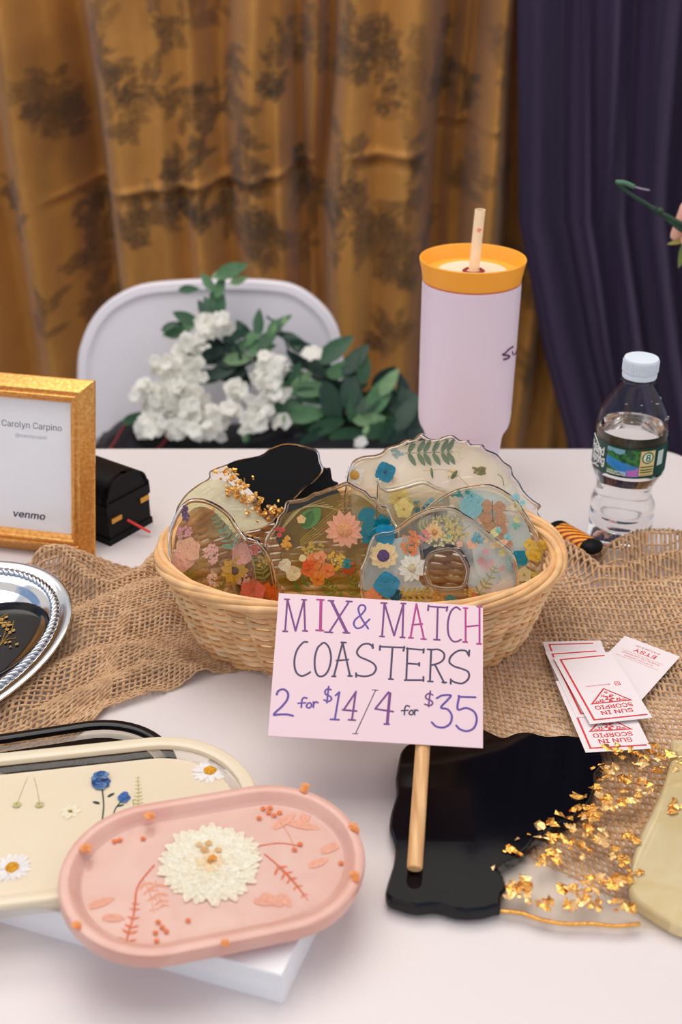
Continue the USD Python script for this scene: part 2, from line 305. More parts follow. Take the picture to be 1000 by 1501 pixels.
for x in (-2.29, 2.19): put('upright', tube([(x, 2.5, 0), (x, 2.5, 2.63)], 0.022, 12), grey_steel, rail, smooth=40)

# ---------------------------------------------------------------- folding chair behind the table
CY = 1.93
white_chair = plain('chair_plastic', lin(240, 234, 238), 0.42)
ch = thing('folding_chair', 'white plastic folding chair behind the table with a garland over its back', 'chair', (-0.23, CY, 0))
pl = Plane((-0.23, CY, 0.62), (1, 0, 0), (0, 0.16, 1))
out = pl.uvs([(113, 650), (113, 540), (120, 500), (136, 466), (162, 439), (204, 419), (262, 412), (330, 410), (395, 412), (434, 420), (466, 441), (488, 467), (500, 500), (505, 560), (508, 650)])
out = np.vstack([out, [(out[-1, 0], -0.20), (out[-1, 0] - .03, -0.24), (out[0, 0] + .03, -0.24), (out[0, 0], -0.20)]])
lp = fine_loop(out, 5)
put('backrest', pl.place(rings(lp, [(0.004, -0.022), (0, -0.018), (0, -0.004), (0.004, 0.0), (0.016, 0.0005), (0.022, -0.004), (0.03, -0.005)])), white_chair, ch, smooth=35)
x0, x1 = out[:, 0].min() - .23, out[:, 0].max() - .23
put('seat', xf(rings(rrect(x0 + .01, x1 - .01, 1.50, 1.86, .06), [(.006, -.025), (0, -.018), (0, -.004), (.005, 0)]), (0, 0, .43)), white_chair, ch, smooth=35)
for x in (x0 + .04, x1 - .04):
    put('leg', tube(fine([(x, 1.47, 0.0), (x, 1.72, .22), (x, 1.945, .42), (x, 1.975, .62)], 6), .011, 10), grey_steel, ch, smooth=40)
    put('leg', tube(fine([(x, 2.06, 0.0), (x, 1.92, .26), (x, 1.70, .41)], 6), .011, 10), grey_steel, ch, smooth=40)
put('cross_bar', tube([(x0, 1.515, .1), (x1, 1.515, .1)], .009, 10), grey_steel, ch, smooth=40)
# ================================================================ wicker basket
BC = np.array([0.017, 0.852]); BH = 0.084
def straw(name, c): return mat(name, {'g': ('geometry', {}), 'n': ('noise_texture', {'scale': 60.0, 'detail': 4.0}), 'r': ('rgb_ramp', {'ramp': [(0.25, tuple(np.array(c) * .72)), (0.6, c), (0.85, tuple(np.minimum(np.array(c) * 1.18, 1)))]}),
                                       'n2': ('noise_texture', {'scale': 900.0}), 'b': ('bump', {'strength': 0.25, 'distance': 0.0003}), 'p': ('principled_bsdf', {'roughness': 0.5})},
                                [('g.position', 'n.vector'), ('n.fac', 'r.fac'), ('r.color', 'p.base_color'), ('g.position', 'n2.vector'), ('n2.fac', 'b.height'), ('b.normal', 'p.normal')])
straws = [straw(f'wicker_{i}', lin(*c)) for i, c in enumerate([(242, 200, 146), (236, 188, 132), (248, 212, 164), (226, 174, 116)])]
def boval(t, a, b, p=2.25):    # a slightly squared oval
    c, s = np.cos(t), np.sin(t); return np.stack([np.sign(c) * np.abs(c) ** (2 / p) * a, np.sign(s) * np.abs(s) ** (2 / p) * b], -1)
def bsize(z):
    q = np.clip(z / BH, 0, 1); return 0.141 + 0.027 * q ** .85, 0.074 + 0.026 * q ** .85
bk = thing('wicker_basket', 'oval tan wicker basket filled with clear flower coasters', 'basket', (BC[0], BC[1], T))
rb = random.Random(5); NST = 46; NT = NST * 12; tt = np.arange(NT) * 2 * math.pi / NT
def wall_path(z, sgn, amp=.0021, wob=0.0):
    a, b = bsize(z); p = boval(tt, a, b); q = np.roll(p, -1, 0) - np.roll(p, 1, 0); q /= np.linalg.norm(q, axis=1, keepdims=True); n = np.stack([q[:, 1], -q[:, 0]], 1)
    o = sgn * amp * np.cos(tt * NST / 2)
    zz = T + z + wob * np.sin(tt * 3 + z * 300) + .0005 * np.sin(tt * NST / 2 + z * 900)
    return np.column_stack([BC + p + n * o[:, None], zz])
rows = 23
for r in range(rows):
    z = .004 + r * (BH - .010) / (rows - 1); R = .0021 * rb.uniform(.86, 1.12)
    put('strand', tube(wall_path(z, 1 if (r // 1) % 2 else -1, .0023, .0006), R * (1 + .10 * np.sin(tt * 7 + r)), 7, closed=True), straws[rb.choice([0, 0, 1, 1, 2, 3])], bk, smooth=True)
for k in range(NST):
    t = (k + .5 + 0.0) * 2 * math.pi / NST; zz = np.linspace(.001, BH + .002, 9)
    put('stake', tube(np.array([[*(BC + boval(np.array(t), *bsize(z))), T + z] for z in zz]), .0017, 6), straws[k % 4], bk, smooth=True)
for k in range(6):             # the rim: rods lapping over one another
    ph = k * 2 * math.pi / 6; a, b = bsize(BH); tw = tt * 3 + ph
    rr = .0052; p = boval(tt, 1, 1); p3 = np.column_stack([BC + boval(tt, a + .001, b + .001) + (boval(tt, 1, 1, 2.0)) * (rr * np.cos(tw))[:, None], T + BH + .0015 + rr * .8 * np.sin(tw)])
    put('rim_rod', tube(p3, .0028 * (1 + .14 * np.sin(tt * 5 + k)), 7, closed=True), straws[(k * 2 + 1) % 4], bk, smooth=True)
fl = boval(np.linspace(0, 2 * math.pi, 60, endpoint=False), .139, .072)
put('base', xf(rings(fl, [(.002, .0005), (0, .002), (0, .004), (.003, .005)]), (BC[0], BC[1], T)), straws[3], bk)
for k in range(11):
    y = -.062 + k * .0124; w = .134 * math.sqrt(max(0, 1 - (y / .074) ** 2)); put('base_rod', tube([(BC[0] - w, BC[1] + y, T + .006), (BC[0], BC[1] + y, T + .0075), (BC[0] + w, BC[1] + y, T + .006)], .003, 6), straws[k % 4], bk, smooth=True)

# ================================================================ resin coasters with pressed flowers
def clear_mat(name, tint_, rough=.03, vol=None):
    return mat(name, {'f': ('fresnel', {'IOR': 1.5}), 't': ('transparent_bsdf', {'color': tint_}), 'g': ('glossy_bsdf', {'color': (1, 1, 1), 'roughness': rough}), 'm': ('mix_closure', {}),
                      'geo': ('geometry', {}), 'n': ('noise_texture', {'scale': 45.0, 'detail': 2.0}), 'b': ('bump', {'strength': 0.25, 'distance': 0.002}), 'o': ('math', {'math_type': 'subtract', 'value1': 1.0}), 'k': ('math', {'math_type': 'multiply'})},
               [('geo.backfacing', 'o.value2'), ('f.fac', 'k.value1'), ('o.value', 'k.value2'), ('k.value', 'm.fac'), ('t.BSDF', 'm.closure1'), ('g.BSDF', 'm.closure2'), ('geo.position', 'n.vector'), ('n.fac', 'b.height'), ('b.normal', 'g.normal')], surface='m.closure')
def glass_mat(name, c, rough=.0):
    return mat(name, {'p': ('principled_bsdf', {'base_color': c, 'roughness': rough, 'ior': 1.46, 'transmission_weight': 1.0})})
resin_clear = clear_mat('resin_clear', (0.97, 0.96, 0.92))
resin_edge = glass_mat('resin_edge', (0.99, 0.97, 0.90))
resin_warm = clear_mat('resin_warm', (0.96, 0.93, 0.82))
petal_mats = {}
def pet(c, var=.14):
    key_ = tuple(c)
    if key_ not in petal_mats:
        petal_mats[key_] = mat(f'petal_{len(petal_mats)}', {'g': ('geometry', {}), 'n': ('noise_texture', {'scale': 700.0, 'detail': 3.0}), 'r': ('rgb_ramp', {'ramp': [(.3, tuple(np.array(lin(*c)) * (1 - var))), (.7, tuple(np.minimum(1, np.array(lin(*c)) * (1 + var))))]}),
            'd': ('diffuse_bsdf', {}), 't': ('translucent_bsdf', {}), 'm': ('mix_closure', {'fac': .3})},
            [('g.position', 'n.vector'), ('n.fac', 'r.fac'), ('r.color', 'd.color'), ('r.color', 't.color'), ('d.BSDF', 'm.closure1'), ('t.BSDF', 'm.closure2')], surface='m.closure')
    return petal_mats[key_]
def petal(L, W, ang, r0=0.0, z=0.0, lift=0.0, notch=0.0, n=5):
    """A flat tapered petal from r0 outwards, 2n quads, slightly cupped."""
    s = np.linspace(0, 1, n); w = W / 2 * np.sin(math.pi * np.clip(s * .86 + .12, 0, 1)) ** .7; x = r0 + (L - r0) * s; zz = z + lift * s * (1 - .4 * s)
    if notch: x = x.copy()
    l = np.column_stack([x, w, zz + .12 * w]); c = np.column_stack([x + notch * 0, 0 * w, zz]); r = np.column_stack([x, -w, zz + .12 * w])
    v = np.vstack([l, c, r]); i = np.arange(n - 1); f = np.vstack([np.stack([i, i + n, i + n + 1], 1), np.stack([i, i + n + 1, i + 1], 1), np.stack([i + n, i + 2 * n, i + 2 * n + 1], 1), np.stack([i + n, i + 2 * n + 1, i + n + 1], 1)])
    return xf((v, f), rz=ang)
def dome_mesh(r, h, z=0.0, n=12, seed=0):
    prof = [(r, z), (r * .96, z + h * .35), (r * .75, z + h * .75), (r * .4, z + h * .97), (1e-5, z + h)]
    v, f = lathe(prof, n); rr = np.random.default_rng(seed); v[:, :2] *= 1 + .06 * rr.standard_normal((len(v), 1)); return v, f
class Bed:
    """A plane of pressed flowers: at(px, py) positions come from the photograph, sizes in photograph pixels."""
    def __init__(s, plane, path, z=.0):
        s.pl, s.path, s.z = plane, path, z
    def scale(s, px, py): return np.linalg.norm(s.pl.hit(px + 1, py) - s.pl.hit(px, py))
    def _put(s, name, m, loc, material, parent=None, **kw): return put(name, s.pl.place(xf(m, (loc[0], loc[1], s.z))), material, parent or s.path, **kw)
    def daisy(s, px, py, r, n, col, ccol, cr=.3, name='pressed_daisy', w=1.0, seed=0, sq=1.0, dz=0.0):
        k = s.scale(px, py); R = r * k; rr = random.Random(seed + int(px)); uv = s.pl.uv(px, py)
        ms = [petal(R * rr.uniform(.88, 1.04), 2 * math.pi * R * .55 / n * 1.25 * w, 2 * math.pi * i / n + rr.uniform(-.08, .08), R * cr * .5, dz + .0002 * (i % 3)) for i in range(n)]
        ms = [xf(m, s=(1, sq, 1)) for m in ms]
        p = s._put(name, cat(ms), uv, pet(col)); s._put('flower_centre', dome_mesh(R * cr, R * .12, dz + .0004, seed=int(px)), uv, pet(ccol, .35), p)
        return p
    def blossom(s, px, py, r, n, col, ccol=None, name='pressed_blossom', ang=0.3, seed=0, dz=0.0):
        k = s.scale(px, py); R = r * k; rr = random.Random(seed + int(py)); uv = s.pl.uv(px, py)
        p = s._put(name, cat([petal(R, R * ((1.25 if n == 4 else 1.5) if n < 5 else 1.08), ang + 2 * math.pi * i / n + rr.uniform(-.12, .12), 0, dz + .0002 * i) for i in range(n)]), uv, pet(col))
        if ccol: s._put('flower_centre', dome_mesh(R * .16, R * .1, dz + .001), uv, pet(ccol, .3), p)
        return p
    def fern(s, pts, col, leaf, n=7, name='pressed_fern', lw=.3, both=True, dz=0.0, taper=True):
        k = s.scale(*pts[0]); path = fine(np.array([s.pl.uv(*q) for q in pts]), 8); d = np.gradient(path, axis=0); st = np.column_stack([path, np.full(len(path), dz)])
        ms = []
        for i in range(n):
            j = int((i + .6) / n * (len(path) - 1)); a = math.atan2(d[j, 1], d[j, 0]); L = leaf * k * ((1 - .6 * i / n) if taper else 1)
            for sg in ((-1, 1) if both else (1,)): ms.append(xf(petal(L, L * lw, a + sg * 1.05, L * .06, 0), (path[j, 0], path[j, 1], dz)))
        p = s._put(name, cat(ms), (0, 0), pet(col)); s._put('stem', tube(st, .28 * k * 2, 5), (0, 0), pet(col), p); return p
    def leaf(s, px, py, L, W, ang, col, name='pressed_leaf', dz=0.0):
        k = s.scale(px, py); return s._put(name, petal(L * k, W * k, ang, 0, dz, n=7), s.pl.uv(px, py), pet(col))
    def cluster(s, px, py, rx, ry, n, col, size=3.0, name='flower_cluster', seed=0, dz=0.0, cols=None):
        k = s.scale(px, py); rr = random.Random(seed + int(px * 3 + py)); uv = s.pl.uv(px, py); ms = []; stem = []
        for i in range(n):
            a, q = rr.uniform(0, 6.28), math.sqrt(rr.random()); x, y = rx * k * q * math.cos(a), ry * k * q * math.sin(a); R = size * k * rr.uniform(.6, 1.2)
            ms.append(xf(cat([petal(R, R * .9, b + a, 0, 0, n=3) for b in (0, 1.57, 3.14, 4.71)]), (x, y, dz + rr.uniform(0, .0006)))); stem.append(tube([(x, y, dz), (x * .5, y * .5 - ry * k * .3, dz - .0002), (0, -ry * k, dz)], .22 * k, 4))
        p = s._put(name, cat(ms), uv, pet(col, .2)); s._put('stem', cat(stem), uv, pet((150, 140, 80)), p); return p
    def stem(s, pts, col, w=1.0, name='stem', dz=0.0, parent=None):
        k = s.scale(*pts[0]); path = fine(np.array([[*s.pl.uv(*q), dz] for q in pts]), 6); return s._put(name, tube(path, w * k * .5, 6), (0, 0), pet(col), parent)
def slab_solid(pl_, pix, th, wav=0.0, seed=0, k=4, hole=None, bev=.0012):
    lp = ccw(fine_loop(pl_.uvs(pix), k)); n = len(lp)
    prof = [(bev * 1.6, -th / 2), (bev * .5, -th / 2 + bev * .6), (0, -th / 2 + bev * 1.6), (0, th / 2 - bev * 1.6), (bev * .5, th / 2 - bev * .6), (bev * 1.6, th / 2)]
    v, f = rings(lp, prof)
    return v, f
def edge_band(pl_, pix, th, k=4, w=.0035):
    """The rounded, light-catching border of a cast slab."""
    lp = ccw(fine_loop(pl_.uvs(pix), k)); h = th / 2
    return rings(lp, [(w, h - .0006), (w * .7, h + .0002), (w * .35, h + .0002), (.0004, h - .0010), (0, h - .0022), (0, -h + .0022), (.0004, -h + .0010), (w * .35, -h - .0002), (w * .7, -h - .0002), (w, -h + .0006), (w, h - .0006)], cap=False)
def lean(px, py, yb, zb, deg, yaw=0.0):
    """The plane of a slab that leans back: passes (.., yb, zb) under the pixel's x."""
    a, w = math.radians(deg), math.radians(yaw); x = on_y(px, py, yb)[0]
    return Plane((x, yb, T + zb), (math.cos(w), math.sin(w), 0), (-math.sin(w) * math.sin(a), math.cos(w) * math.sin(a), math.cos(a)))
def coaster(name, label, pl_, pix, th=.008, material=None, wav=0, **kw):
    p = thing(name, label, 'coaster', pl_.hit(*np.mean(pix, 0)), kw.get('group'))
    put('resin_slab', pl_.place(rings(ccw(fine_loop(pl_.uvs(pix), 4)), [(.003, -th / 2), (.003, th / 2)])), material or resin_clear, p, smooth=50)
    put('wavy_edge', pl_.place(edge_band(pl_, pix, th)), resin_edge, p, smooth=50)
    return p
def veil_mat(name, c, lo, hi, scale=30.0):
    """Cloudy pigment in clear resin: patches of thin colour."""
    return mat(name, {'g': ('geometry', {}), 'n': ('noise_texture', {'scale': scale, 'detail': 3.0}), 'r': ('rgb_ramp', {'ramp': [(.3, (lo,) * 3), (.7, (hi,) * 3)]}), 'tr': ('transparent_bsdf', {}),
        'd': ('diffuse_bsdf', {'color': c}), 't': ('translucent_bsdf', {'color': c}), 'm1': ('mix_closure', {'fac': .55}), 'm': ('mix_closure', {})},
        [('g.position', 'n.vector'), ('n.fac', 'r.fac'), ('d.BSDF', 'm1.closure1'), ('t.BSDF', 'm1.closure2'), ('r.color', 'm.fac'), ('tr.BSDF', 'm.closure1'), ('m1.closure', 'm.closure2')], surface='m.closure')
veil_cream = veil_mat('veil_cream', lin(250, 242, 222), .35, .8)
veil_white = veil_mat('veil_white', lin(252, 248, 240), .04, .42, 40)
veil_blue = veil_mat('veil_blue', lin(226, 238, 240), .30, .80, 25)
veil_green = veil_mat('veil_green', lin(146, 116, 18), .0, .85, 48)
veil_amber = veil_mat('veil_amber', lin(140, 98, 34), .0, .75, 40)
def sheet(pl_, pix, parent, material, z=0.0, name='cloudy_resin', k=3, th=.0002):
    lp = ccw(fine_loop(pl_.uvs(pix), k)); put(name, pl_.place(rings(lp, [(0, z - th), (0, z)])), material, parent)
CY_, WH, OR, TEAL, PK, YL, GR, SAGE = (240, 226, 190), (246, 242, 234), (238, 122, 52), (22, 140, 176), (246, 172, 150), (244, 206, 78), (92, 138, 62), (122, 140, 112)

# ---- the black, gold and cream slice leaning on the far left of the rim
pA = lean(380, 760, .888, .03, 24, -6)
aout = [(258, 752), (270, 728), (288, 712), (306, 701), (309, 690), (334, 680), (349, 674), (382, 667), (397, 657), (418, 650), (436, 651), (451, 655), (466, 661), (470, 676), (474, 690), (462, 706), (448, 716), (432, 733), (412, 752), (400, 766), (384, 775), (366, 779), (340, 782), (300, 790), (268, 780)]
A = coaster('resin_coaster', 'black, gold and cream resin slice leaning at the back left of the basket', pA, aout, .008)
black_resin = plain('black_resin', (.006, .006, .007), .3, specular_ior_level=.12)
sheet(pA, [(334, 682), (349, 675), (382, 668), (397, 659), (418, 652), (436, 653), (451, 657), (465, 663), (468, 676), (472, 690), (460, 706), (446, 716), (428, 732), (412, 745), (398, 752), (388, 752), (381, 738), (372, 722), (357, 708), (345, 694)], A, black_resin, .0042, 'black_field', 3, .006)
cream_gel = plain('cream_gel', lin(240, 228, 192), .22, bump=.5, bscale=90, bdist=.004, subsurface_weight=.2, subsurface_scale=.005)
sheet(pA, [(262, 752), (272, 730), (290, 714), (308, 704), (332, 706), (346, 718), (362, 732), (378, 748), (390, 762), (396, 765), (384, 773), (366, 777), (340, 780), (300, 788), (272, 778)], A, cream_gel, .0040, 'cream_field', 3, .006)
gold_m = mat('gold_leaf', {'g': ('geometry', {}), 'n': ('noise_texture', {'scale': 500.0, 'detail': 2.0}), 'b': ('bump', {'strength': .8, 'distance': .001}), 'p': ('principled_bsdf', {'base_color': lin(240, 178, 92), 'metallic': 1.0, 'roughness': .28})}, [('g.position', 'n.vector'), ('n.fac', 'b.height'), ('b.normal', 'p.normal')])
gold_m2 = mat('gold_leaf_pale', {'g': ('geometry', {}), 'n': ('noise_texture', {'scale': 500.0, 'detail': 2.0}), 'b': ('bump', {'strength': .8, 'distance': .001}), 'p': ('principled_bsdf', {'base_color': lin(250, 206, 140), 'metallic': .9, 'roughness': .36})}, [('g.position', 'n.vector'), ('n.fac', 'b.height'), ('b.normal', 'p.normal')])
def flake(R, rr):
    """A crumpled scrap of metal leaf."""
    n = rr.randint(7, 11); a = np.sort([rr.uniform(0, 6.28) for _ in range(n)]); q = np.array([R * rr.uniform(.62, 1.08) for _ in range(n)])
    ring = np.column_stack([q * np.cos(a), q * np.sin(a) * rr.uniform(.5, 1), [R * rr.uniform(.02, .42) for _ in range(n)]])
    mid_ = np.array([[R * rr.uniform(-.2, .2), R * rr.uniform(-.2, .2), R * rr.uniform(.3, .7)]]); k = np.arange(n)
    return np.vstack([ring, mid_]), np.stack([k, (k + 1) % n, np.full(n, n)], 1)
def flakes(pl_, pts, parent, seed, r0, r1, z):
    rr = random.Random(seed)
    for px, py in pts:
        R = rr.uniform(r0, r1) ** 1.0; uv = pl_.uv(px, py)
        put('gold_flake', pl_.place(xf(flake(R, rr), (uv[0], uv[1], z), rz=rr.uniform(0, 6), rx=rr.uniform(-.4, .4))), gold_m if rr.random() < .7 else gold_m2, parent)
rr = random.Random(3); fp = []
for i in range(85):
    t = rr.random(); cx, cy = np.interp(t, [0, .35, .6, 1], [330, 350, 366, 398]), np.interp(t, [0, .35, .6, 1], [694, 712, 730, 755]); fp.append((cx + rr.gauss(0, 9), cy + rr.gauss(0, 7)))
fp += [(404, 742), (396, 742), (410, 748), (414, 745), (402, 752), (408, 755), (390, 752), (372, 700), (340, 690)]
flakes(pA, fp, A, 4, .0016, .0040, .0052)

# ---- the second black slice behind it
pH = lean(450, 760, .905, .03, 24)
hout = [(404, 760), (430, 715), (452, 692), (468, 683), (478, 686), (484, 686), (486, 696), (488, 704), (496, 708), (494, 716), (500, 730), (480, 760), (440, 800), (410, 800)]
Hh = thing('resin_coaster', 'all black resin slice mostly hidden behind the black and gold one', 'coaster', pH.hit(450, 740))
put('resin_slab', pH.place(slab_solid(pH, hout, .009)), black_resin, Hh, smooth=50)

# ---- the large clear slice at the back
pE = lean(660, 800, .895, .02, 20)
eout = [(508, 704), (513, 684), (519, 675), (529, 670), (539, 668), (550, 667), (560, 663), (566, 657), (573, 654), (584, 651), (596, 644), (606, 644), (617, 635), (628, 641), (641, 643), (652, 639), (663, 637), (674, 644), (686, 644), (690, 650), (707, 651), (712, 658), (728, 665), (738, 676), (749, 684), (753, 697), (761, 707), (770, 722), (782, 733), (793, 741), (788, 750), (800, 767), (803, 785), (800, 810), (780, 840), (720, 862), (640, 868), (570, 862), (530, 830), (512, 780), (504, 740)]
Ee = coaster('resin_coaster', 'largest clear coaster at the back with a green leafy sprig and blue flower', pE, eout, .009)
sheet(pE, [(516, 700), (530, 678), (575, 662), (620, 646), (680, 652), (722, 672), (745, 700), (770, 740), (780, 780), (740, 796), (640, 790), (560, 800), (520, 780)], Ee, veil_cream, -.003)
B = Bed(pE, Ee, .0005)
B.fern([(594, 664), (630, 663.5), (664, 662)], SAGE, 22, 6, lw=.36, taper=False, name='leafy_sprig')
B.blossom(565, 692, 16, 4, TEAL, (20, 90, 120), name='blue_blossom'); B.daisy(520, 696, 16, 11, WH, (236, 178, 84), .45, seed=2)
B.blossom(585, 728, 17, 5, (246, 222, 130), (230, 190, 90), name='yellow_blossom', ang=1); B.cluster(616, 742, 12, 10, 18, (110, 180, 200), 3, seed=5, name='blue_flower_cluster'); B.cluster(580, 664, 14, 8, 20, (170, 205, 205), 2.6, seed=3, name='pale_flower_cluster')
B.leaf(662, 702, 15, 6, 1.0, (110, 126, 84)); B.leaf(632, 686, 16, 4, -1.4, (112, 130, 96)); B.cluster(700, 690, 11, 6, 16, (150, 140, 84), 3.4, name='moss_cluster'); B.stem([(730, 695), (736, 700), (739, 712)], (70, 120, 110)); B.stem([(620, 690), (660, 690), (690, 715)], (200, 180, 120), .8)
B.blossom(749, 717, 8, 5, WH, None, name='white_blossom'); B.blossom(672, 664, 10, 5, (236, 226, 200), None, name='white_blossom', ang=.9); B.cluster(560, 760, 20, 12, 20, (232, 206, 130), 3, name='yellow_cluster')
B.cluster(690, 780, 30, 18, 30, (180, 205, 190), 4, name='pale_flower_cluster', seed=8)

for i in range(12): B.blossom(rr.uniform(530, 740), rr.uniform(690, 790), rr.uniform(5, 10), 5, rr.choice([(240, 226, 184), (206, 220, 206), (242, 214, 190), (228, 222, 180)]), None, name='small_petals', ang=i, dz=-.001)
pE2 = lean(600, 800, .877, .02, 21)
e2 = [(552, 724), (554, 700), (566, 716), (590, 712), (620, 704), (640, 712), (660, 722), (662, 760), (650, 800), (610, 830), (570, 820), (552, 780)]
E2 = coaster('resin_coaster', 'clear wavy coaster with pale yellow flowers just before the large back one', pE2, e2, .007)
B = Bed(pE2, E2, .0005); B.blossom(592, 745, 15, 5, (248, 226, 150), (230, 196, 110), name='yellow_blossom'); B.cluster(632, 740, 10, 9, 14, (150, 195, 210), 3, name='blue_flower_cluster'); B.stem([(600, 800), (606, 770), (592, 750)], (150, 150, 90))

# ---- right: the coaster with brown petals, yellow and orange flowers
pG = lean(705, 820, .838, .014, 25)
gout = [(618, 756), (630, 740), (644, 729), (658, 721), (674, 715), (692, 711), (714, 709), (726, 712), (738, 718), (750, 726), (760, 735), (768, 748), (777, 762), (785, 776), (791, 790), (797, 806), (796, 830), (788, 846), (770, 862), (745, 880), (712, 890), (670, 890), (636, 870), (618, 830), (612, 790)]
G = coaster('resin_coaster', 'clear coaster at the right with brown paired petals, yellow blossom and large orange daisy', pG, gout, .009)
sheet(pG, [(672, 730), (692, 718), (730, 724), (760, 748), (780, 790), (770, 835), (728, 858), (700, 840), (692, 800), (680, 770)], G, veil_blue, -.003)
B = Bed(pG, G, .0008)
for i, (x, y) in enumerate([(714, 742), (732, 744), (713, 758), (733, 760), (716, 772), (734, 775), (738, 788), (742, 798)]): B.blossom(x, y, 10, 4, (206, 158, 120), None, name='brown_petal', ang=.2 * i, dz=.0001 * i)
for x in (722.5,): B.stem([(x - 1, 734), (x, 760), (x + 2, 778)], (90, 62, 44), 1.0)
for y in (748, 764, 778): B.stem([(706, y), (714, y + 2), (722, y - 1)], (92, 64, 46), .8); B.stem([(726, y + 2), (736, y), (745, y + 1)], (92, 64, 46), .8)
for i, (x, y) in enumerate([(776, 798), (788, 806), (778, 812), (793, 800), (785, 815)]): B.blossom(x, y, 9, 4, YL, (226, 170, 60), name='yellow_blossom', ang=i * .5, dz=.0002 * i)
B.daisy(711, 876, 26, 15, (244, 146, 96), (196, 96, 44), .5, name='orange_daisy', w=1.2, dz=.001)
for x, y, r in ((712, 808, 6), (706, 823, 7), (716, 832, 7), (720, 826, 6), (710, 830, 6)): B.blossom(x, y, r, 5, (226, 72, 104), (150, 30, 50), name='pink_blossom')
B.blossom(722, 846, 13, 3, TEAL, None, name='teal_petals', ang=2); B.blossom(697, 852, 9, 4, (86, 168, 196), None, name='teal_petals'); B.blossom(762, 818, 13, 4, (30, 146, 170), None, name='teal_petals', ang=.8); B.blossom(752, 826, 12, 4, (96, 180, 190), None, name='teal_petals', ang=.4); B.blossom(732, 868, 7, 3, TEAL, None, name='teal_petals')
B.leaf(729, 838, 13, 8, .7, (226, 92, 46), name='orange_leaf'); B.blossom(692, 740, 20, 4, (150, 202, 208), None, name='pale_teal_petals'); B.blossom(768, 842, 12, 5, (238, 222, 170), (200, 170, 90), name='cream_blossom'); B.blossom(755, 742, 8, 5, (240, 230, 200), (190, 170, 110), name='cream_blossom'); B.cluster(755, 772, 6, 5, 8, (130, 200, 180), 3, name='green_cluster')
B.fern([(772, 870), (776, 850), (770, 834)], (150, 146, 50), 14, 4, name='green_sprig'); B.cluster(785, 850, 10, 12, 18, (222, 200, 90), 4, name='yellow_cluster'); B.blossom(752, 862, 13, 5, (238, 200, 170), None, name='cream_blossom', ang=.5); B.blossom(736, 858, 11, 5, (240, 214, 190), None, name='cream_blossom'); B.cluster(768, 866, 12, 10, 16, (232, 210, 100), 4, name='yellow_cluster', seed=4)
B.cluster(680, 725, 18, 5, 18, (80, 165, 165), 3, name='teal_cluster', seed=6)
for i in range(14): B.blossom(rr.uniform(640, 785), rr.uniform(728, 775), rr.uniform(4, 8), rr.choice([4, 5, 6]), rr.choice([(236, 222, 180), (160, 206, 210), (240, 200, 170), (226, 214, 160)]), None, name='small_petals', ang=i, dz=-.0008)
B.fern([(640, 770), (668, 752), (690, 730)], (176, 178, 120), 13, 7, name='pale_fern')

# ---- centre left: green and gold coaster with the pink daisy
pD = lean(490, 830, .825, .014, 24)
dout = [(387, 800), (389, 790), (396, 778), (404, 768), (408, 757), (416, 747), (418, 738), (422, 733), (436, 731), (449, 728), (460, 721), (467, 720), (480, 715), (494, 711), (509, 706), (524, 713), (536, 719), (544, 727), (551, 729), (560, 740), (568, 743), (574, 757), (584, 774), (588, 800), (584, 830), (574, 866), (540, 880), (480, 888), (420, 880), (398, 850), (388, 820)]
D = coaster('resin_coaster', 'clear coaster with a pale pink daisy, orange blooms and a rolled green leaf', pD, dout, .009, resin_warm)
sheet(pD, [(396, 800), (412, 760), (440, 745), (500, 722), (540, 735), (572, 780), (568, 850), (500, 875), (420, 865), (398, 830)], D, veil_green, -.003)
B = Bed(pD, D, .0008)
B.daisy(505, 776, 28, 14, (250, 182, 158), (250, 170, 120), .38, name='pink_daisy', w=1.35, dz=.001)
for i, (x, y, a) in enumerate([(541, 762, 1.9), (555, 770, .5), (545, 780, 4.1), (553, 775, -.2)]): B.blossom(x, y, 19, 2, (18, 130, 162), None, name='teal_petals', ang=a, dz=.0002 * i)
B.leaf(442, 771, 38, 26, .75, (96, 148, 76), name='green_leaf'); B.leaf(446, 772, 26, 16, 1.1, (70, 122, 60), name='green_leaf', dz=.0004); B.blossom(442, 761, 7, 5, (240, 206, 150), None, name='cream_blossom', dz=.0008); B.stem([(446, 766), (456, 772), (466, 778)], (190, 180, 90), 1)
for i, (x, y, r, c) in enumerate([(462, 822, 14, (242, 148, 84)), (452, 834, 12, (240, 128, 66)), (480, 836, 12, (244, 150, 96)), (466, 848, 12, (236, 150, 70)), (470, 816, 10, (246, 170, 120)), (452, 828, 9, (236, 110, 60))]): B.blossom(x, y, r, 5, c, (220, 110, 50), name='orange_bloom', ang=i, dz=.0002 * i)
B.cluster(492, 822, 14, 13, 40, (236, 196, 66), 3.0, name='yellow_cluster', seed=1); B.cluster(460, 805, 16, 10, 34, (208, 178, 70), 2.6, name='yellow_cluster', seed=2); B.cluster(420, 796, 7, 10, 18, (240, 176, 60), 3.4, name='yellow_cluster', seed=3); B.cluster(411, 780, 8, 6, 16, (216, 84, 70), 3.4, name='red_cluster', seed=4); B.cluster(512, 834, 9, 10, 16, (206, 96, 50), 3.6, name='rust_cluster')
B.blossom(418, 828, 10, 3, (246, 232, 206), None, name='cream_petals', ang=1.2); B.blossom(430, 840, 12, 3, (244, 226, 190), None, name='cream_petals', ang=.2); B.blossom(509, 826, 8, 4, (40, 150, 160), (20, 80, 110), name='teal_blossom'); B.blossom(444, 818, 6, 4, (244, 226, 180), None, name='cream_blossom')
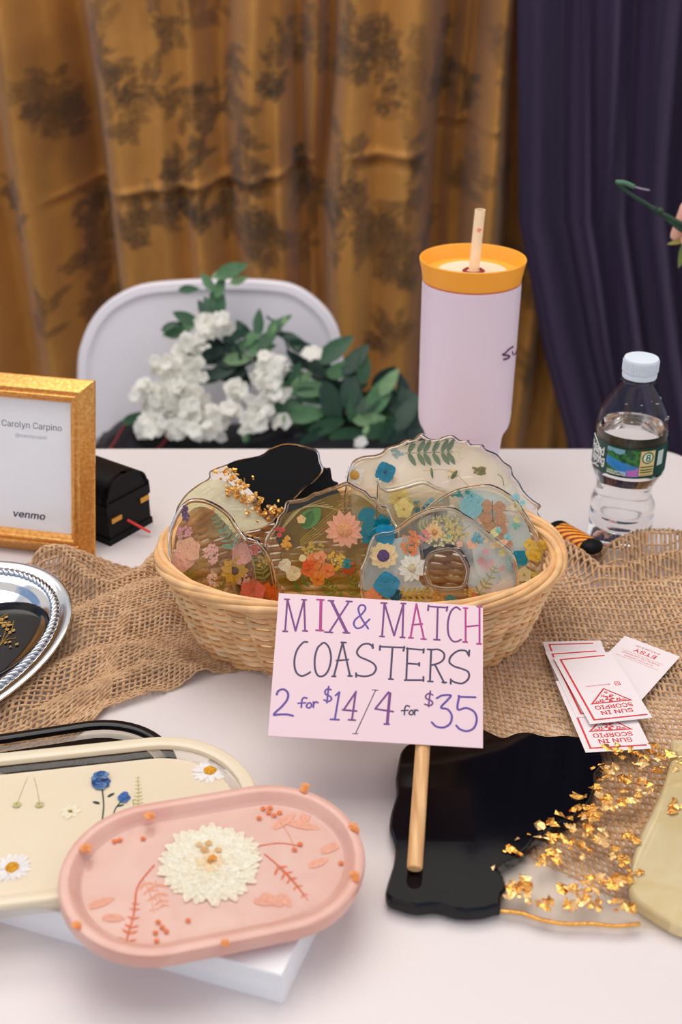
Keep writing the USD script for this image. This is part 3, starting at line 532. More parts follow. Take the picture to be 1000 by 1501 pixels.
B.fern([(500, 880), (482, 862), (472, 850)], (120, 138, 44), 15, 6, name='green_sprig'); B.fern([(515, 875), (520, 856), (512, 845)], (140, 140, 56), 13, 5, name='green_sprig'); B.fern([(430, 862), (452, 850), (468, 846)], (96, 130, 50), 13, 5, name='green_sprig'); B.stem([(470, 858), (510, 872), (530, 876)], (190, 160, 60), 1); B.stem([(418, 800), (412, 812), (414, 830)], (84, 84, 50), 1)
for a in range(9): B.stem([(509, 733), (512 + 8 * math.cos(a * .7), 735 + 6 * math.sin(a * .7)), (511 + 18 * math.cos(a * .7), 740 + 12 * math.sin(a * .7))], (196, 160, 80), .7, name='dry_grass')
for i in range(7): B.stem([(402 + 3 * i, 792 - 4 * i), (430 + 4 * i, 752 - 2 * i), (470 + 6 * i, 733 + 3 * i)], (214, 200, 140), .6, name='dry_grass')
for i in range(5): B.stem([(440, 800 - 2 * i), (460, 790 - 4 * i), (490 + 5 * i, 770 - 10 * i)], (200, 170, 60), .7, name='dry_grass')

# ---- front centre: pale blue coaster with the hole
pF = lean(645, 850, .790, .012, 24)
fout = [(529, 872), (527, 852), (527, 837), (532, 824), (536, 813), (541, 797), (548, 784), (560, 778), (572, 777), (584, 771), (596, 762), (612, 752), (630, 745), (650, 742), (668, 744), (680, 752), (692, 759), (702, 768), (712, 776), (720, 781), (727, 788), (740, 798), (749, 807), (756, 820), (759, 834), (760, 852), (757, 870), (748, 884), (700, 900), (620, 902), (560, 896), (534, 886)]
hole = [(624, 838), (627, 820), (634, 811), (648, 807), (660, 806), (671, 811), (678, 822), (683, 834), (681, 848), (676, 858), (662, 860), (648, 860), (632, 856), (626, 848)]
Ff = thing('resin_coaster', 'front clear coaster with a small hole and a pale daisy with purple centre', 'coaster', pF.hit(645, 830))
def mani(m): v, f = arr(m); return m3.Manifold(m3.Mesh(np.ascontiguousarray(v, np.float32), np.ascontiguousarray(f, np.uint32)))
sl = mani(rings(ccw(fine_loop(pF.uvs(fout), 4)), [(.003, -.0045), (.003, .0045)])); hl = ccw(fine_loop(pF.uvs(hole), 3)); hm = mani(rings(hl, [(0, -.02), (0, .02)]))
put('resin_slab', pF.place(sl - hm), resin_clear, Ff, smooth=40); put('wavy_edge', pF.place(edge_band(pF, fout, .009)), resin_edge, Ff, smooth=50)
hring = np.column_stack([fine_loop(pF.uvs(hole), 3) * 1.0, np.full(len(hole) * 3, .0038)]); c0 = hring.mean(0); put('hole_lip', pF.place(tube(c0 + (hring - c0) * [1.06, 1.06, 1], .0014, 8, closed=True)), resin_edge, Ff, smooth=True)
sheet(pF, [(533, 866), (531, 840), (545, 795), (565, 782), (580, 790), (604, 786), (616, 812), (614, 850), (622, 866)], Ff, veil_blue, -.0028)
sheet(pF, [(600, 780), (640, 750), (670, 752), (710, 784), (748, 820), (750, 866), (690, 868), (690, 830), (672, 802), (640, 798), (618, 806)], Ff, veil_white, -.0030)
B = Bed(pF, Ff, .0008)
B.daisy(562, 814, 22, 10, (246, 218, 168), (92, 64, 118), .42, name='pale_daisy', w=1.5, dz=.001); B.blossom(567, 857, 20, 4, (60, 156, 194), None, name='blue_blossom', ang=.1); B.blossom(565, 783, 17, 4, (40, 140, 176), None, name='teal_petals', ang=.6)
B.cluster(602, 796, 15, 17, 60, (242, 148, 88), 3.0, name='orange_cluster', seed=7); B.daisy(637, 780, 15, 9, (244, 208, 150), (214, 150, 80), .3, name='cream_daisy'); B.cluster(664, 780, 22, 14, 46, (220, 200, 130), 3.0, name='straw_cluster', seed=2); B.daisy(604, 832, 22, 12, (244, 240, 230), (226, 210, 170), .3, name='white_daisy', w=1.3)
B.cluster(640, 794, 30, 7, 30, (224, 216, 170), 2.8, name='straw_cluster', seed=9); B.cluster(622, 786, 9, 9, 20, (236, 150, 150), 3, name='pink_cluster'); B.cluster(702, 788, 9, 9, 18, (120, 190, 206), 3, name='blue_flower_cluster'); B.cluster(655, 762, 24, 8, 30, (216, 206, 150), 2.6, name='straw_cluster', seed=12); B.stem([(640, 805), (660, 790), (690, 770)], (160, 170, 110), .8)
B.fern([(560, 878), (600, 874), (630, 868)], (196, 170, 70), 20, 8, name='straw_sprig'); B.blossom(548, 874, 14, 5, (240, 160, 110), None, name='orange_bloom'); B.blossom(580, 872, 10, 3, (30, 90, 110), None, name='teal_petals'); B.stem([(555, 862), (580, 868), (606, 856)], (210, 190, 120), .7); B.stem([(560, 866), (585, 874), (612, 866)], (210, 190, 120), .7)
for i in range(16): B.blossom(rr.uniform(615, 745), rr.uniform(760, 800) + abs(i - 8) * 2, rr.uniform(4, 8), rr.choice([4, 5, 6]), rr.choice([(236, 214, 170), (170, 206, 214), (240, 190, 160), (222, 214, 150), (150, 196, 190)]), None, name='small_petals', ang=i, dz=-.0006)
B.fern([(700, 872), (716, 850), (728, 828)], (168, 170, 110), 13, 6, name='pale_fern'); B.fern([(612, 775), (634, 764), (656, 756)], (190, 184, 120), 11, 7, name='pale_fern'); B.blossom(660, 880, 9, 4, (90, 150, 140), (230, 200, 130), name='teal_blossom'); B.cluster(640, 876, 14, 10, 18, (216, 160, 80), 3.2, name='amber_cluster'); B.cluster(690, 872, 12, 12, 18, (226, 176, 90), 3.2, name='amber_cluster', seed=5)

# ---- left: two clear coasters with pink flowers
pB = lean(305, 830, .797, .016, 22, 8)
bout = [(246, 800), (247, 780), (251, 768), (256, 756), (263, 744), (270, 736), (278, 731), (288, 730), (299, 731), (309, 734), (319, 739), (329, 746), (338, 754), (344, 763), (350, 773), (357, 783), (362, 793), (367, 806), (371, 818), (374, 832), (376, 850), (376, 870), (373, 890), (340, 890), (300, 880), (264, 850), (250, 826)]
Bb = coaster('resin_coaster', 'clear oval coaster with lilac and pink flower heads at the left end of the basket', pB, bout, .010, resin_warm)
B = Bed(pB, Bb, .001); sheet(pB, [(256, 800), (262, 770), (285, 745), (310, 748), (340, 780), (360, 820), (364, 870), (330, 878), (290, 862), (262, 830)], Bb, veil_amber, -.003)
B.cluster(270, 780, 12, 9, 36, (226, 168, 178), 3, name='pink_cluster', seed=1); B.cluster(310, 812, 10, 15, 46, (240, 192, 190), 3, name='pink_cluster', seed=2); B.cluster(311, 848, 6, 11, 26, (240, 200, 186), 2.8, name='pink_cluster', seed=3); B.cluster(272, 752, 5, 12, 22, (130, 96, 150), 3.2, name='lilac_cluster', seed=4); B.cluster(357, 850, 9, 8, 22, (224, 176, 170), 3, name='pink_cluster', seed=8)
B.blossom(275, 806, 20, 6, (238, 190, 168), None, name='pale_pink_bloom'); B.blossom(268, 822, 17, 5, (236, 176, 156), None, name='pale_pink_bloom', ang=1)
B.daisy(288, 866, 13, 10, (230, 60, 130), (150, 30, 70), .3, name='magenta_daisy'); B.daisy(344, 836, 22, 11, (214, 168, 62), (96, 66, 30), .28, name='golden_daisy', w=1.3); B.blossom(370, 868, 20, 6, (232, 120, 96), None, name='coral_bloom'); B.blossom(332, 880, 13, 6, (232, 170, 170), None, name='pale_pink_bloom')
B.fern([(344, 806), (330, 780), (314, 756)], (138, 168, 146), 16, 9, name='pale_fern'); B.fern([(278, 850), (276, 826), (284, 800)], (150, 130, 40), 12, 9, name='olive_fern'); B.fern([(282, 838), (296, 826), (306, 818)], (176, 136, 46), 12, 8, name='olive_fern'); B.fern([(300, 880), (318, 870), (330, 850)], (120, 130, 50), 12, 7, name='olive_fern'); B.blossom(354, 812, 17, 3, (236, 176, 176), None, name='pale_pink_petals', ang=1.6)
B.stem([(322, 826), (334, 838), (346, 858)], (220, 200, 170), .8); B.stem([(300, 880), (306, 850), (310, 820)], (150, 120, 50), .8)
pC = lean(380, 850, .812, .016, 18, 6)
cout = [(340, 800), (352, 778), (362, 784), (374, 788), (383, 796), (391, 806), (397, 817), (401, 830), (404, 844), (407, 862), (409, 880), (408, 896), (380, 896), (350, 880), (338, 840)]
Cc = coaster('resin_coaster', 'small clear coaster with one bright orange daisy, tucked beside the oval left one', pC, cout, .016)
B = Bed(pC, Cc, .002); sheet(pC, [(350, 800), (370, 794), (390, 812), (402, 850), (404, 888), (370, 890), (348, 860)], Cc, veil_amber, -.004); B.daisy(388, 876, 27, 14, (242, 112, 28), (206, 92, 26), .38, name='orange_daisy', w=1.4); B.blossom(371, 806, 9, 5, (222, 130, 110), None, name='coral_bloom'); B.fern([(388, 850), (382, 830), (374, 812)], (150, 156, 84), 14, 6, name='olive_fern'); B.cluster(386, 822, 9, 10, 20, (216, 180, 90), 3, name='amber_cluster')
# ================================================================ burlap runner: real threads, over and under
burlap_m = mat('burlap_thread', {'g': ('geometry', {}), 'n': ('noise_texture', {'scale': 130.0, 'detail': 3.0}), 'n2': ('noise_texture', {'scale': 14.0, 'detail': 2.0}), 'a': ('math', {'math_type': 'multiply_add', 'value2': .6}), 's': ('math', {'math_type': 'multiply', 'value2': .4}),
    'r': ('rgb_ramp', {'ramp': [(.28, lin(158, 124, 90)), (.5, lin(200, 161, 121)), (.72, lin(228, 194, 154))]}), 'p': ('principled_bsdf', {'roughness': .85, 'sheen_weight': .1})},
    [('g.position', 'n.vector'), ('g.position', 'n2.vector'), ('n.fac', 'a.value1'), ('n2.fac', 's.value1'), ('s.value', 'a.value3'), ('a.value', 'r.fac'), ('r.color', 'p.base_color')])
_fx = [-.70, -.42, -.30, -.235, -.19, -.14, -.11, -.05, .02, .06, .10, .13, .19, .26, .34, .60]; _fy = [.62, .61, .62, .665, .737, .765, .786, .80, .765, .70, .60, .578, .535, .52, .51, .50]
_bx = [-.70, -.30, -.265, -.235, -.20, -.16, -.10, 0, .13, .2, .3, .6]; _by = [.96, .965, .975, .972, .955, .975, .955, .95, .97, .99, .995, .99]
_ridges = []
def ridge(pix, amp, w, z=.01, w2=None):
    _ridges.append((np.array([on_z(*p, z)[:2] for p in pix]), amp, w, w2 or w))
ridge([(60, 812), (95, 812), (130, 845), (165, 858), (205, 840), (240, 800)], .020, .010, .02)
ridge([(70, 815), (100, 806), (118, 812)], .018, .016, .02)
ridge([(120, 915), (170, 885), (215, 868), (262, 862)], .022, .026, .015)
ridge([(185, 905), (225, 895), (270, 900)], .012, .016, .01)
ridge([(20, 1030), (80, 985), (140, 962), (200, 955), (255, 960)], .013, .016, .01)
ridge([(60, 1050), (150, 1010), (215, 985), (290, 985)], .009, .011, .005)
ridge([(100, 1062), (170, 1030), (225, 1015)], .005, .008, .005)
ridge([(795, 800), (825, 800), (850, 815), (878, 838), (915, 836), (955, 822), (1010, 812), (1100, 815)], .019, .010, .015)
ridge([(905, 800), (935, 785), (980, 785), (1040, 795), (1150, 800)], .024, .013, .02)
ridge([(815, 905), (900, 890), (1000, 900)], .005, .03, 0); ridge([(850, 860), (930, 870), (1010, 860)], .006, .012, 0); ridge([(930, 1010), (1000, 985), (1080, 980)], .005, .016, 0)
ridge([(1000, 930), (1060, 900), (1120, 900)], .008, .02, 0)
for k in range(5): _ridges.append((np.array([(-.70 + .06 * k, .70 + .03 * k), (-.50 + .03 * k, .78 + .03 * k)]), .012, .018, .018))
def cloth_z(x, y):
    z = np.zeros(np.shape(x)); p = np.stack([x, y], -1)
    for pl_, amp, w, w2 in _ridges:
        d = np.full(np.shape(x), 9.)
        for a, b in zip(pl_[:-1], pl_[1:]):
            ab = b - a; t = np.clip(((p - a) @ ab) / (ab @ ab), 0, 1); q = p - a - t[..., None] * ab; d = np.minimum(d, np.hypot(q[..., 0], q[..., 1]))
        z = np.sqrt(z ** 2 + (amp * np.exp(-(d / w) ** 2)) ** 2)
    z = z + .0035 * (meshkit.fbm(np.stack([x * 18, y * 26, x * 0], -1), 3, 21) - .35).clip(0)
    e = np.hypot((x - BC[0]) / (.152), (y - BC[1]) / (.086)); z = z * np.clip((e - 1.0) / .14, 0, 1)
    s = np.hypot((x + .357) / .15, (y - .78) / .12); z = np.where(s < 1, np.minimum(z, np.maximum(.004, .010 + .14 * (y - .72))), z)
    fr = ((x > -.36) & (x < -.245) & (y > .99)); z = np.where(fr, 0, z)
    bd = np.clip((.715 - y) / .02, 0, 1); z = z * (1 - bd)
    cd = np.clip(1 - np.maximum(np.abs(x - .245) / .085, np.abs(y - .765) / .085), 0, 1) * 5; z = np.minimum(z, .0035 + (1 - np.clip(cd, 0, 1)) * .05)
    return z + .0012
NX, NV = 268, 68; x_ = np.linspace(-.66, .56, NX * 2 - 1); v_ = np.linspace(0, 1, NV * 2 - 1)
XX_, VV_ = np.meshgrid(x_, v_); Y0, Y1 = np.interp(XX_, _fx, _fy), np.interp(XX_, _bx, _by)
X2 = XX_ + .007 * (meshkit.fbm(np.stack([XX_ * 9, VV_ * 3, XX_ * 0], -1), 2, 31) - .5) + .0012 * (meshkit.noise(np.stack([XX_ * 230, VV_ * 9, XX_ * 0], -1), 32) - .5)
VV2 = np.clip(VV_ + .035 * (meshkit.fbm(np.stack([XX_ * 7, VV_ * 4, XX_ * 0 + 5], -1), 2, 33) - .5) * np.sin(math.pi * VV_) + .004 * (meshkit.noise(np.stack([XX_ * 30, VV_ * 62, XX_ * 0], -1), 34) - .5), -.01, 1.01)
Y2 = Y0 + VV2 * (Y1 - Y0); Z2 = cloth_z(X2, Y2)
over = np.clip(X2 - .412, 0, None); X2 = X2 - over + .007 * (1 - np.exp(-over / .007)) * (over > 0); Z2 = Z2 - np.clip(over - .004, 0, None)      # hangs over the table's end
P2 = np.stack([X2, Y2, T + Z2], -1)
nrm = np.cross(np.gradient(P2, axis=1), np.gradient(P2, axis=0)); nrm /= np.linalg.norm(nrm, axis=-1, keepdims=True)
ii, jj = np.meshgrid(np.arange(P2.shape[0]), np.arange(P2.shape[1]), indexing='ij')
sgn = np.where((ii % 2 == 0) & (jj % 2 == 0), np.where(((ii // 2 + jj // 2) % 2) == 0, 1., -1.), 0.)
bur = thing('burlap_runner', 'tan open-weave burlap runner crumpled across the table under the basket', 'table runner', (0, .83, T))
rw = np.random.default_rng(8); tw = 0.0023 * (1 + .16 * rw.standard_normal(NV).clip(-1.5, 2)); tx = 0.0023 * (1 + .16 * rw.standard_normal(NX).clip(-1.5, 2)) * np.where(np.arange(NX) > .6 * NX, 1.2, 1.0)
def widths_of(w, n, s): return w * (1 + .22 * (meshkit.noise(np.stack([np.arange(n) * .23, np.full(n, s * 7.3), np.zeros(n)], -1), 41) - .5))
WE = P2 + nrm * (.00062 * sgn)[..., None]; WA = P2 - nrm * (.00062 * sgn)[..., None]
curves('weft', [WE[i] for i in range(0, P2.shape[0], 2)], [widths_of(tw[i // 2], P2.shape[1], i) for i in range(0, P2.shape[0], 2)], burlap_m, bur, kind='stuff')
curves('warp', [WA[:, j] for j in range(0, P2.shape[1], 2)], [widths_of(tx[j // 2], P2.shape[0], j + 500) for j in range(0, P2.shape[1], 2)], burlap_m, bur, kind='stuff')
fz = []; fr_ = random.Random(9)
for i in range(700):           # loose fibres, most along the cut edge
    if fr_.random() < .6: a_, b_ = fr_.choice([0, 0, 0, 2, P2.shape[0] - 1]), fr_.randrange(P2.shape[1])
    else: a_, b_ = fr_.randrange(P2.shape[0]), fr_.randrange(P2.shape[1])
    o = P2[a_, b_]; d_ = np.array([fr_.gauss(0, 1), fr_.gauss(0, 1), abs(fr_.gauss(0, .5)) + .15]); d_ /= np.linalg.norm(d_); L = fr_.uniform(.003, .008)
    fz.append(np.array([o, o + d_ * L * .5, o + d_ * L + np.array([0, 0, -.001 * fr_.random()])]))
curves('fibre', fz, [np.array([.0004, .0003, .00015])] * len(fz), burlap_m, bur, kind='stuff')
# ================================================================ hand-lettered sign on a wooden dowel
_a = math.radians(23); dd = np.array([.105, math.cos(_a), math.sin(_a)]); dd /= np.linalg.norm(dd)
d0 = on_z(608, 1274, .0185); su = np.array([1., 0, 0]) - dd * dd[0]; su /= np.linalg.norm(su)
pS = Plane(d0 + np.cross(su, dd) * .0056, su, dd)
sg = thing('price_sign', 'pale pink hand-lettered price card on a wooden dowel, leaning on the basket', 'sign', d0)
wood = mat('dowel_wood', {'g': ('geometry', {}), 'm': ('mapping', {'scale': (260.0, 26.0, 26.0)}), 'n': ('noise_texture', {'scale': 1.0, 'detail': 3.0}), 'r': ('rgb_ramp', {'ramp': [(.3, lin(196, 140, 84)), (.7, lin(232, 186, 128))]}), 'p': ('principled_bsdf', {'roughness': .42})}, [('g.position', 'm.vector'), ('m.vector', 'n.vector'), ('n.fac', 'r.fac'), ('r.color', 'p.base_color')])
put('dowel', tube([d0 + dd * t for t in (0, .0006, .001, .1, .207, .2075)], [.0046, .0050, .0052, .0052, .0052, .0048], 18), wood, sg, smooth=40)
card_pink = plain('card_pink', lin(223, 196, 202), .6, bump=.05, bscale=1500)
quad = pS.uvs([(409, 870), (708, 889), (708, 1097), (393, 1079)])
put('card', pS.place(rings(quad, [(0, 0), (0, .0006)])), card_pink, sg)
def cp(pts): return [(380 + x * .34, 850 + y * .34) for x, y in pts]
INK = {c: plain('ink_' + c, lin(*v), .5) for c, v in {'plum': (104, 34, 112), 'magenta': (158, 32, 118), 'dark': (48, 32, 72), 'violet': (84, 50, 138)}.items()}
def stroke(name, strokes, w, ink, smooth_=True):
    polys = []
    for s in strokes:
        q = pS.uvs(cp(s)); q = fine(q, 6) if smooth_ and len(s) > 2 else q
        polys.append(LineString(q).buffer(w / 2, quad_segs=3))
    put(name, pS.place(prism(unary_union(polys), .00058, .00072)), INK[ink], sg)
W1 = .00145
def ser(x, y, h=9, a=.05): return [(x - h, y - h * a), (x + h, y + h * a)]
stroke('letter_m', [[(122, 86), (112, 224)], [(122, 86), (157, 222)], [(157, 222), (194, 88)], [(194, 88), (198, 222)], ser(120, 86), ser(194, 88), ser(112, 224), ser(198, 222)], W1, 'plum', False)
stroke('letter_i', [[(265, 88), (262, 220)], [(269, 88), (266, 220)], ser(264, 88, 14), ser(261, 220, 15)], W1 * 1.1, 'magenta', False)
stroke('letter_x', [[(308, 92), (376, 230)], [(388, 96), (302, 228)], [(313, 92), (381, 229)], ser(310, 92, 11), ser(388, 95, 12), ser(300, 228, 16), ser(376, 230, 13)], W1, 'plum', False)
stroke('letter_ampersand', [[(470, 212), (440, 165), (428, 130), (436, 112), (452, 112), (458, 128), (440, 152), (416, 172), (408, 192), (420, 210), (442, 206), (460, 188), (476, 172)]], W1, 'violet')
stroke('letter_m', [[(540, 102), (530, 246)], [(540, 102), (582, 242)], [(582, 242), (622, 104)], [(622, 104), (618, 250)], ser(538, 102, 12), ser(622, 104), ser(530, 246), ser(618, 250)], W1, 'plum', False)
stroke('letter_a', [[(678, 106), (652, 252)], [(678, 106), (711, 258)], [(660, 196), (703, 192)], ser(654, 252, 9), ser(709, 257, 10)], W1, 'magenta', False)
stroke('letter_t', [[(730, 116), (810, 122)], [(730, 112), (728, 134)], [(812, 118), (808, 136)], [(770, 120), (766, 260)], ser(766, 260, 12)], W1, 'plum', False)
stroke('letter_c', [[(866, 130), (848, 120), (826, 140), (814, 185), (816, 235), (832, 264), (852, 268), (870, 260)]], W1, 'plum')
stroke('letter_h', [[(890, 124), (890, 270)], [(950, 118), (950, 278)], [(890, 204), (950, 198)], ser(890, 124, 8), ser(950, 118, 10), ser(888, 270, 9), ser(948, 278, 9)], W1, 'magenta', False)
stroke('letter_c', [[(208, 270), (190, 272), (164, 304), (152, 350), (158, 396), (180, 416), (204, 410), (220, 400)]], W1, 'dark')
stroke('letter_o', [[(272, 276), (252, 296), (240, 340), (242, 390), (256, 416), (280, 414), (300, 388), (310, 340), (302, 296), (284, 274), (270, 276)]], W1, 'dark')
stroke('letter_a', [[(360, 272), (322, 418)], [(360, 272), (392, 416)], [(334, 350), (384, 346)], ser(322, 418, 7), ser(392, 416, 8), ser(364, 272, 10)], W1, 'dark', False)
stroke('letter_s', [[(492, 294), (474, 278), (444, 282), (422, 310), (432, 332), (462, 346), (492, 362), (504, 384), (490, 408), (456, 418), (418, 412)], [(418, 404), (418, 420)], [(490, 280), (490, 296)]], W1, 'dark')
stroke('letter_t', [[(520, 290), (626, 294)], [(522, 286), (520, 304)], [(626, 290), (622, 308)], [(575, 292), (566, 428)], ser(568, 430, 9)], W1, 'dark', False)
stroke('letter_e', [[(640, 296), (634, 434)], [(636, 298), (710, 304)], [(638, 362), (690, 366)], [(628, 434), (708, 434)], [(710, 300), (708, 316)], [(708, 420), (708, 438)], [(690, 360), (690, 372)]], W1, 'dark', False)
stroke('letter_r', [[(742, 302), (736, 440)], [(738, 304), (772, 302), (796, 318), (796, 342), (776, 360), (742, 370)], [(758, 368), (798, 446)], ser(738, 440, 10), ser(798, 444, 8), ser(738, 302, 12)], W1, 'dark')
stroke('letter_s', [[(904, 328), (890, 308), (858, 308), (828, 330), (820, 356), (840, 374), (876, 386), (902, 400), (902, 428), (876, 448), (846, 444), (826, 434)], [(906, 306), (904, 330)], [(826, 430), (826, 450)]], W1, 'dark')
stroke('number_two', [[(76, 496), (84, 480), (106, 474), (124, 490), (122, 516), (100, 546), (74, 570), (64, 584), (90, 582), (120, 582), (146, 588)]], W1 * 1.15, 'violet')
stroke('word_for', [[(206, 512), (192, 510), (184, 524), (182, 552)], [(168, 534), (200, 532)], [(210, 534), (204, 548), (216, 554), (226, 544), (220, 532), (210, 534)], [(234, 528), (234, 552)], [(234, 540), (244, 528), (254, 532)]], W1 * .9, 'violet')
stroke('dollar_sign', [[(310, 476), (296, 472), (284, 482), (288, 496), (306, 504), (312, 516), (300, 526), (280, 520)], [(300, 462), (292, 532)]], W1 * .9, 'violet')
stroke('number_one', [[(330, 500), (346, 486)], [(346, 486), (326, 604)], ser(326, 604, 18)], W1, 'violet', False)
stroke('number_four', [[(418, 484), (366, 560)], [(360, 562), (420, 568)], [(416, 490), (400, 606)], ser(400, 606, 14)], W1, 'plum', False)
stroke('slash', [[(502, 478), (416, 664)], ser(500, 477, 13), ser(414, 665, 11)], W1 * .45, 'dark', False)
stroke('number_four', [[(558, 486), (502, 556)], [(500, 558), (578, 570)], [(562, 490), (550, 622)], [(566, 490), (554, 622)], ser(550, 624, 10)], W1, 'plum', False)
stroke('word_for', [[(648, 548), (636, 544), (628, 556), (626, 584)], [(614, 566), (642, 564)], [(652, 566), (646, 578), (656, 584), (664, 576), (660, 564), (652, 566)], [(670, 562), (670, 584)], [(670, 572), (678, 562), (684, 566)]], W1 * .75, 'dark')
stroke('dollar_sign', [[(748, 498), (732, 492), (718, 502), (722, 514), (740, 522), (748, 534), (736, 544), (714, 538)], [(738, 482), (730, 548)]], W1 * .85, 'plum')
stroke('number_three', [[(766, 512), (790, 500), (826, 500), (812, 520), (784, 552), (812, 560), (830, 586), (824, 620), (796, 638), (764, 634), (744, 616)]], W1 * 1.1, 'violet')
stroke('number_five', [[(932, 508), (866, 506), (862, 506), (856, 560), (892, 554), (926, 570), (938, 602), (926, 640), (896, 654), (866, 646), (850, 630)]], W1 * 1.1, 'violet')

# ================================================================ resin serving board, black with gold leaf
brd = thing('serving_board', 'wavy-edged resin serving board, black on the left with gold flakes and pale right half', 'serving board', (.15, .60, T))
pBd = Plane((.15, .6, T + .0030), (1, 0, 0), (0, 1, 0)); BT = .0095
bo = [(566, 1312), (568, 1292), (576, 1268), (579, 1246), (577, 1232), (571, 1212), (573, 1190), (581, 1162), (580, 1140), (584, 1116), (589, 1098), (604, 1088), (650, 1080), (690, 1070), (706, 1067), (722, 1074), (738, 1080), (755, 1074), (775, 1072), (800, 1078), (830, 1077), (860, 1081), (890, 1084), (930, 1082), (970, 1086), (1010, 1084), (1060, 1092), (1110, 1094), (1150, 1110), (1165, 1150), (1180, 1200), (1195, 1250), (1205, 1310), (1190, 1345), (1130, 1362), (1060, 1368), (1010, 1362), (975, 1350), (940, 1346), (905, 1350), (870, 1346), (830, 1346), (795, 1340), (765, 1330), (735, 1327), (705, 1334), (670, 1334), (640, 1326), (610, 1328), (585, 1322)]
bz = lambda P: np.array([(on_z(*p, .012) - pBd.o)[:2] for p in P])
_ol = fine_loop(bz(bo), 4); OUT = clean(Polygon(_ol))
kb = [(881, 1060), (884, 1084), (882, 1098), (887, 1119), (875, 1134), (874, 1150), (866, 1175), (850, 1190), (838, 1202), (820, 1208), (802, 1220), (785, 1230), (775, 1242), (755, 1258), (730, 1272), (738, 1284), (743, 1301), (736, 1314), (732, 1345)]
kf = clean(Polygon(list(fine(bz(kb), 4)) + [tuple(q) for q in bz([(730, 1400), (400, 1400), (400, 1030), (880, 1030)])]))
wf = clean(Polygon(fine_loop(bz([(730, 1272), (755, 1258), (778, 1242), (800, 1236), (822, 1242), (845, 1262), (860, 1283), (890, 1308), (925, 1326), (965, 1343), (985, 1362), (900, 1380), (730, 1380), (732, 1345), (736, 1314), (743, 1301), (738, 1284)]), 3))).difference(kf)
yf = clean(Polygon(fine_loop(bz([(1010, 1040), (985, 1110), (965, 1170), (940, 1220), (925, 1270), (926, 1310), (960, 1338), (990, 1358), (1010, 1400), (1300, 1420), (1300, 1040)]), 3)))
def field(poly, name, m, bev=True):
    g = OUT.intersection(poly)
    for q in getattr(g, 'geoms', [g]):
        if q.area > 1e-6:
            c = np.array(q.exterior.simplify(.0002).coords)[:-1]; put(name, pBd.place(rings(c, [(.0006, 0), (0, .002), (0, BT - .003), (.0006, BT - .0012), (.0020, BT)] if bev else [(0, 0), (0, BT)])), m, brd, smooth=40)
white_resin = plain('white_resin', lin(240, 236, 234), .12)
pale_resin = mat('pale_resin', {'g': ('geometry', {}), 'n': ('noise_texture', {'scale': 22.0, 'detail': 4.0, 'distortion': 1.0}), 'r': ('rgb_ramp', {'ramp': [(.3, lin(234, 208, 146)), (.7, lin(252, 234, 190))]}), 'tr': ('transparent_bsdf', {'color': lin(250, 240, 215)}), 'd': ('diffuse_bsdf', {}), 'm': ('mix_closure', {'fac': .58}), 'gl': ('glossy_bsdf', {'color': (1, 1, 1), 'roughness': .08}), 'f': ('fresnel', {'IOR': 1.45}), 'm2': ('mix_closure', {})},
    [('g.position', 'n.vector'), ('n.fac', 'r.fac'), ('r.color', 'd.color'), ('tr.BSDF', 'm.closure1'), ('d.BSDF', 'm.closure2'), ('f.fac', 'm2.fac'), ('m.closure', 'm2.closure1'), ('gl.BSDF', 'm2.closure2')], surface='m2.closure')
clear_resin = clear_mat('clear_board_resin', (.97, .95, .91), .04)
board_black = mat('board_black', {'g': ('geometry', {}), 'n': ('noise_texture', {'scale': 28.0, 'detail': 2.0}), 'b': ('bump', {'strength': .05, 'distance': .001}), 'p': ('principled_bsdf', {'base_color': (.0012, .0012, .0022), 'roughness': .07, 'ior': 1.45, 'specular_ior_level': .4})}, [('g.position', 'n.vector'), ('n.fac', 'b.height'), ('b.normal', 'p.normal')])
field(kf, 'black_resin', board_black); field(yf.difference(kf), 'pale_resin', pale_resin)
field(OUT.difference(unary_union([kf, yf]).buffer(.0001)), 'clear_resin', clear_resin, False)
pF2 = Plane((.15, .6, T + .0030 + BT + .0002), (1, 0, 0), (0, 1, 0))
rr = random.Random(17); fp = []
for line, n, j in (([(890, 1104), (920, 1110), (960, 1108), (1005, 1112)], 34, 9), ([(880, 1128), (905, 1135), (940, 1150), (965, 1135)], 24, 8), ([(872, 1162), (895, 1172), (930, 1168), (955, 1160)], 22, 7), ([(838, 1194), (872, 1192), (900, 1185)], 20, 7), ([(836, 1212), (868, 1222), (886, 1236)], 18, 6), ([(800, 1226), (835, 1232), (862, 1246)], 16, 6),
                   ([(742, 1250), (760, 1246)], 7, 5), ([(790, 1262), (812, 1254), (822, 1268)], 14, 6), ([(770, 1282), (766, 1300), (782, 1312)], 14, 6), ([(745, 1305), (765, 1318), (800, 1322)], 16, 7), ([(812, 1298), (840, 1306), (872, 1310)], 20, 8), ([(865, 1288), (890, 1296), (915, 1290)], 16, 8), ([(830, 1330), (870, 1322), (915, 1326), (935, 1330)], 20, 7), ([(898, 1250), (920, 1262), (935, 1282)], 14, 7),
                   ([(980, 1178), (1000, 1186)], 7, 7), ([(905, 1220), (940, 1226), (955, 1240)], 9, 8), ([(1000, 1118), (1060, 1130), (1110, 1120)], 12, 12)):
    q = np.array(line, float); s = np.r_[0, np.cumsum(np.linalg.norm(np.diff(q, axis=0), axis=1))]
    for _ in range(n):
        t = rr.uniform(0, s[-1]); fp.append((np.interp(t, s, q[:, 0]) + rr.gauss(0, j), np.interp(t, s, q[:, 1]) + rr.gauss(0, j * .7)))
fp += [(845, 1168), (856, 1169), (820, 1197), (808, 1206), (812, 1210), (776, 1224), (758, 1231), (723, 1272), (790, 1212)]
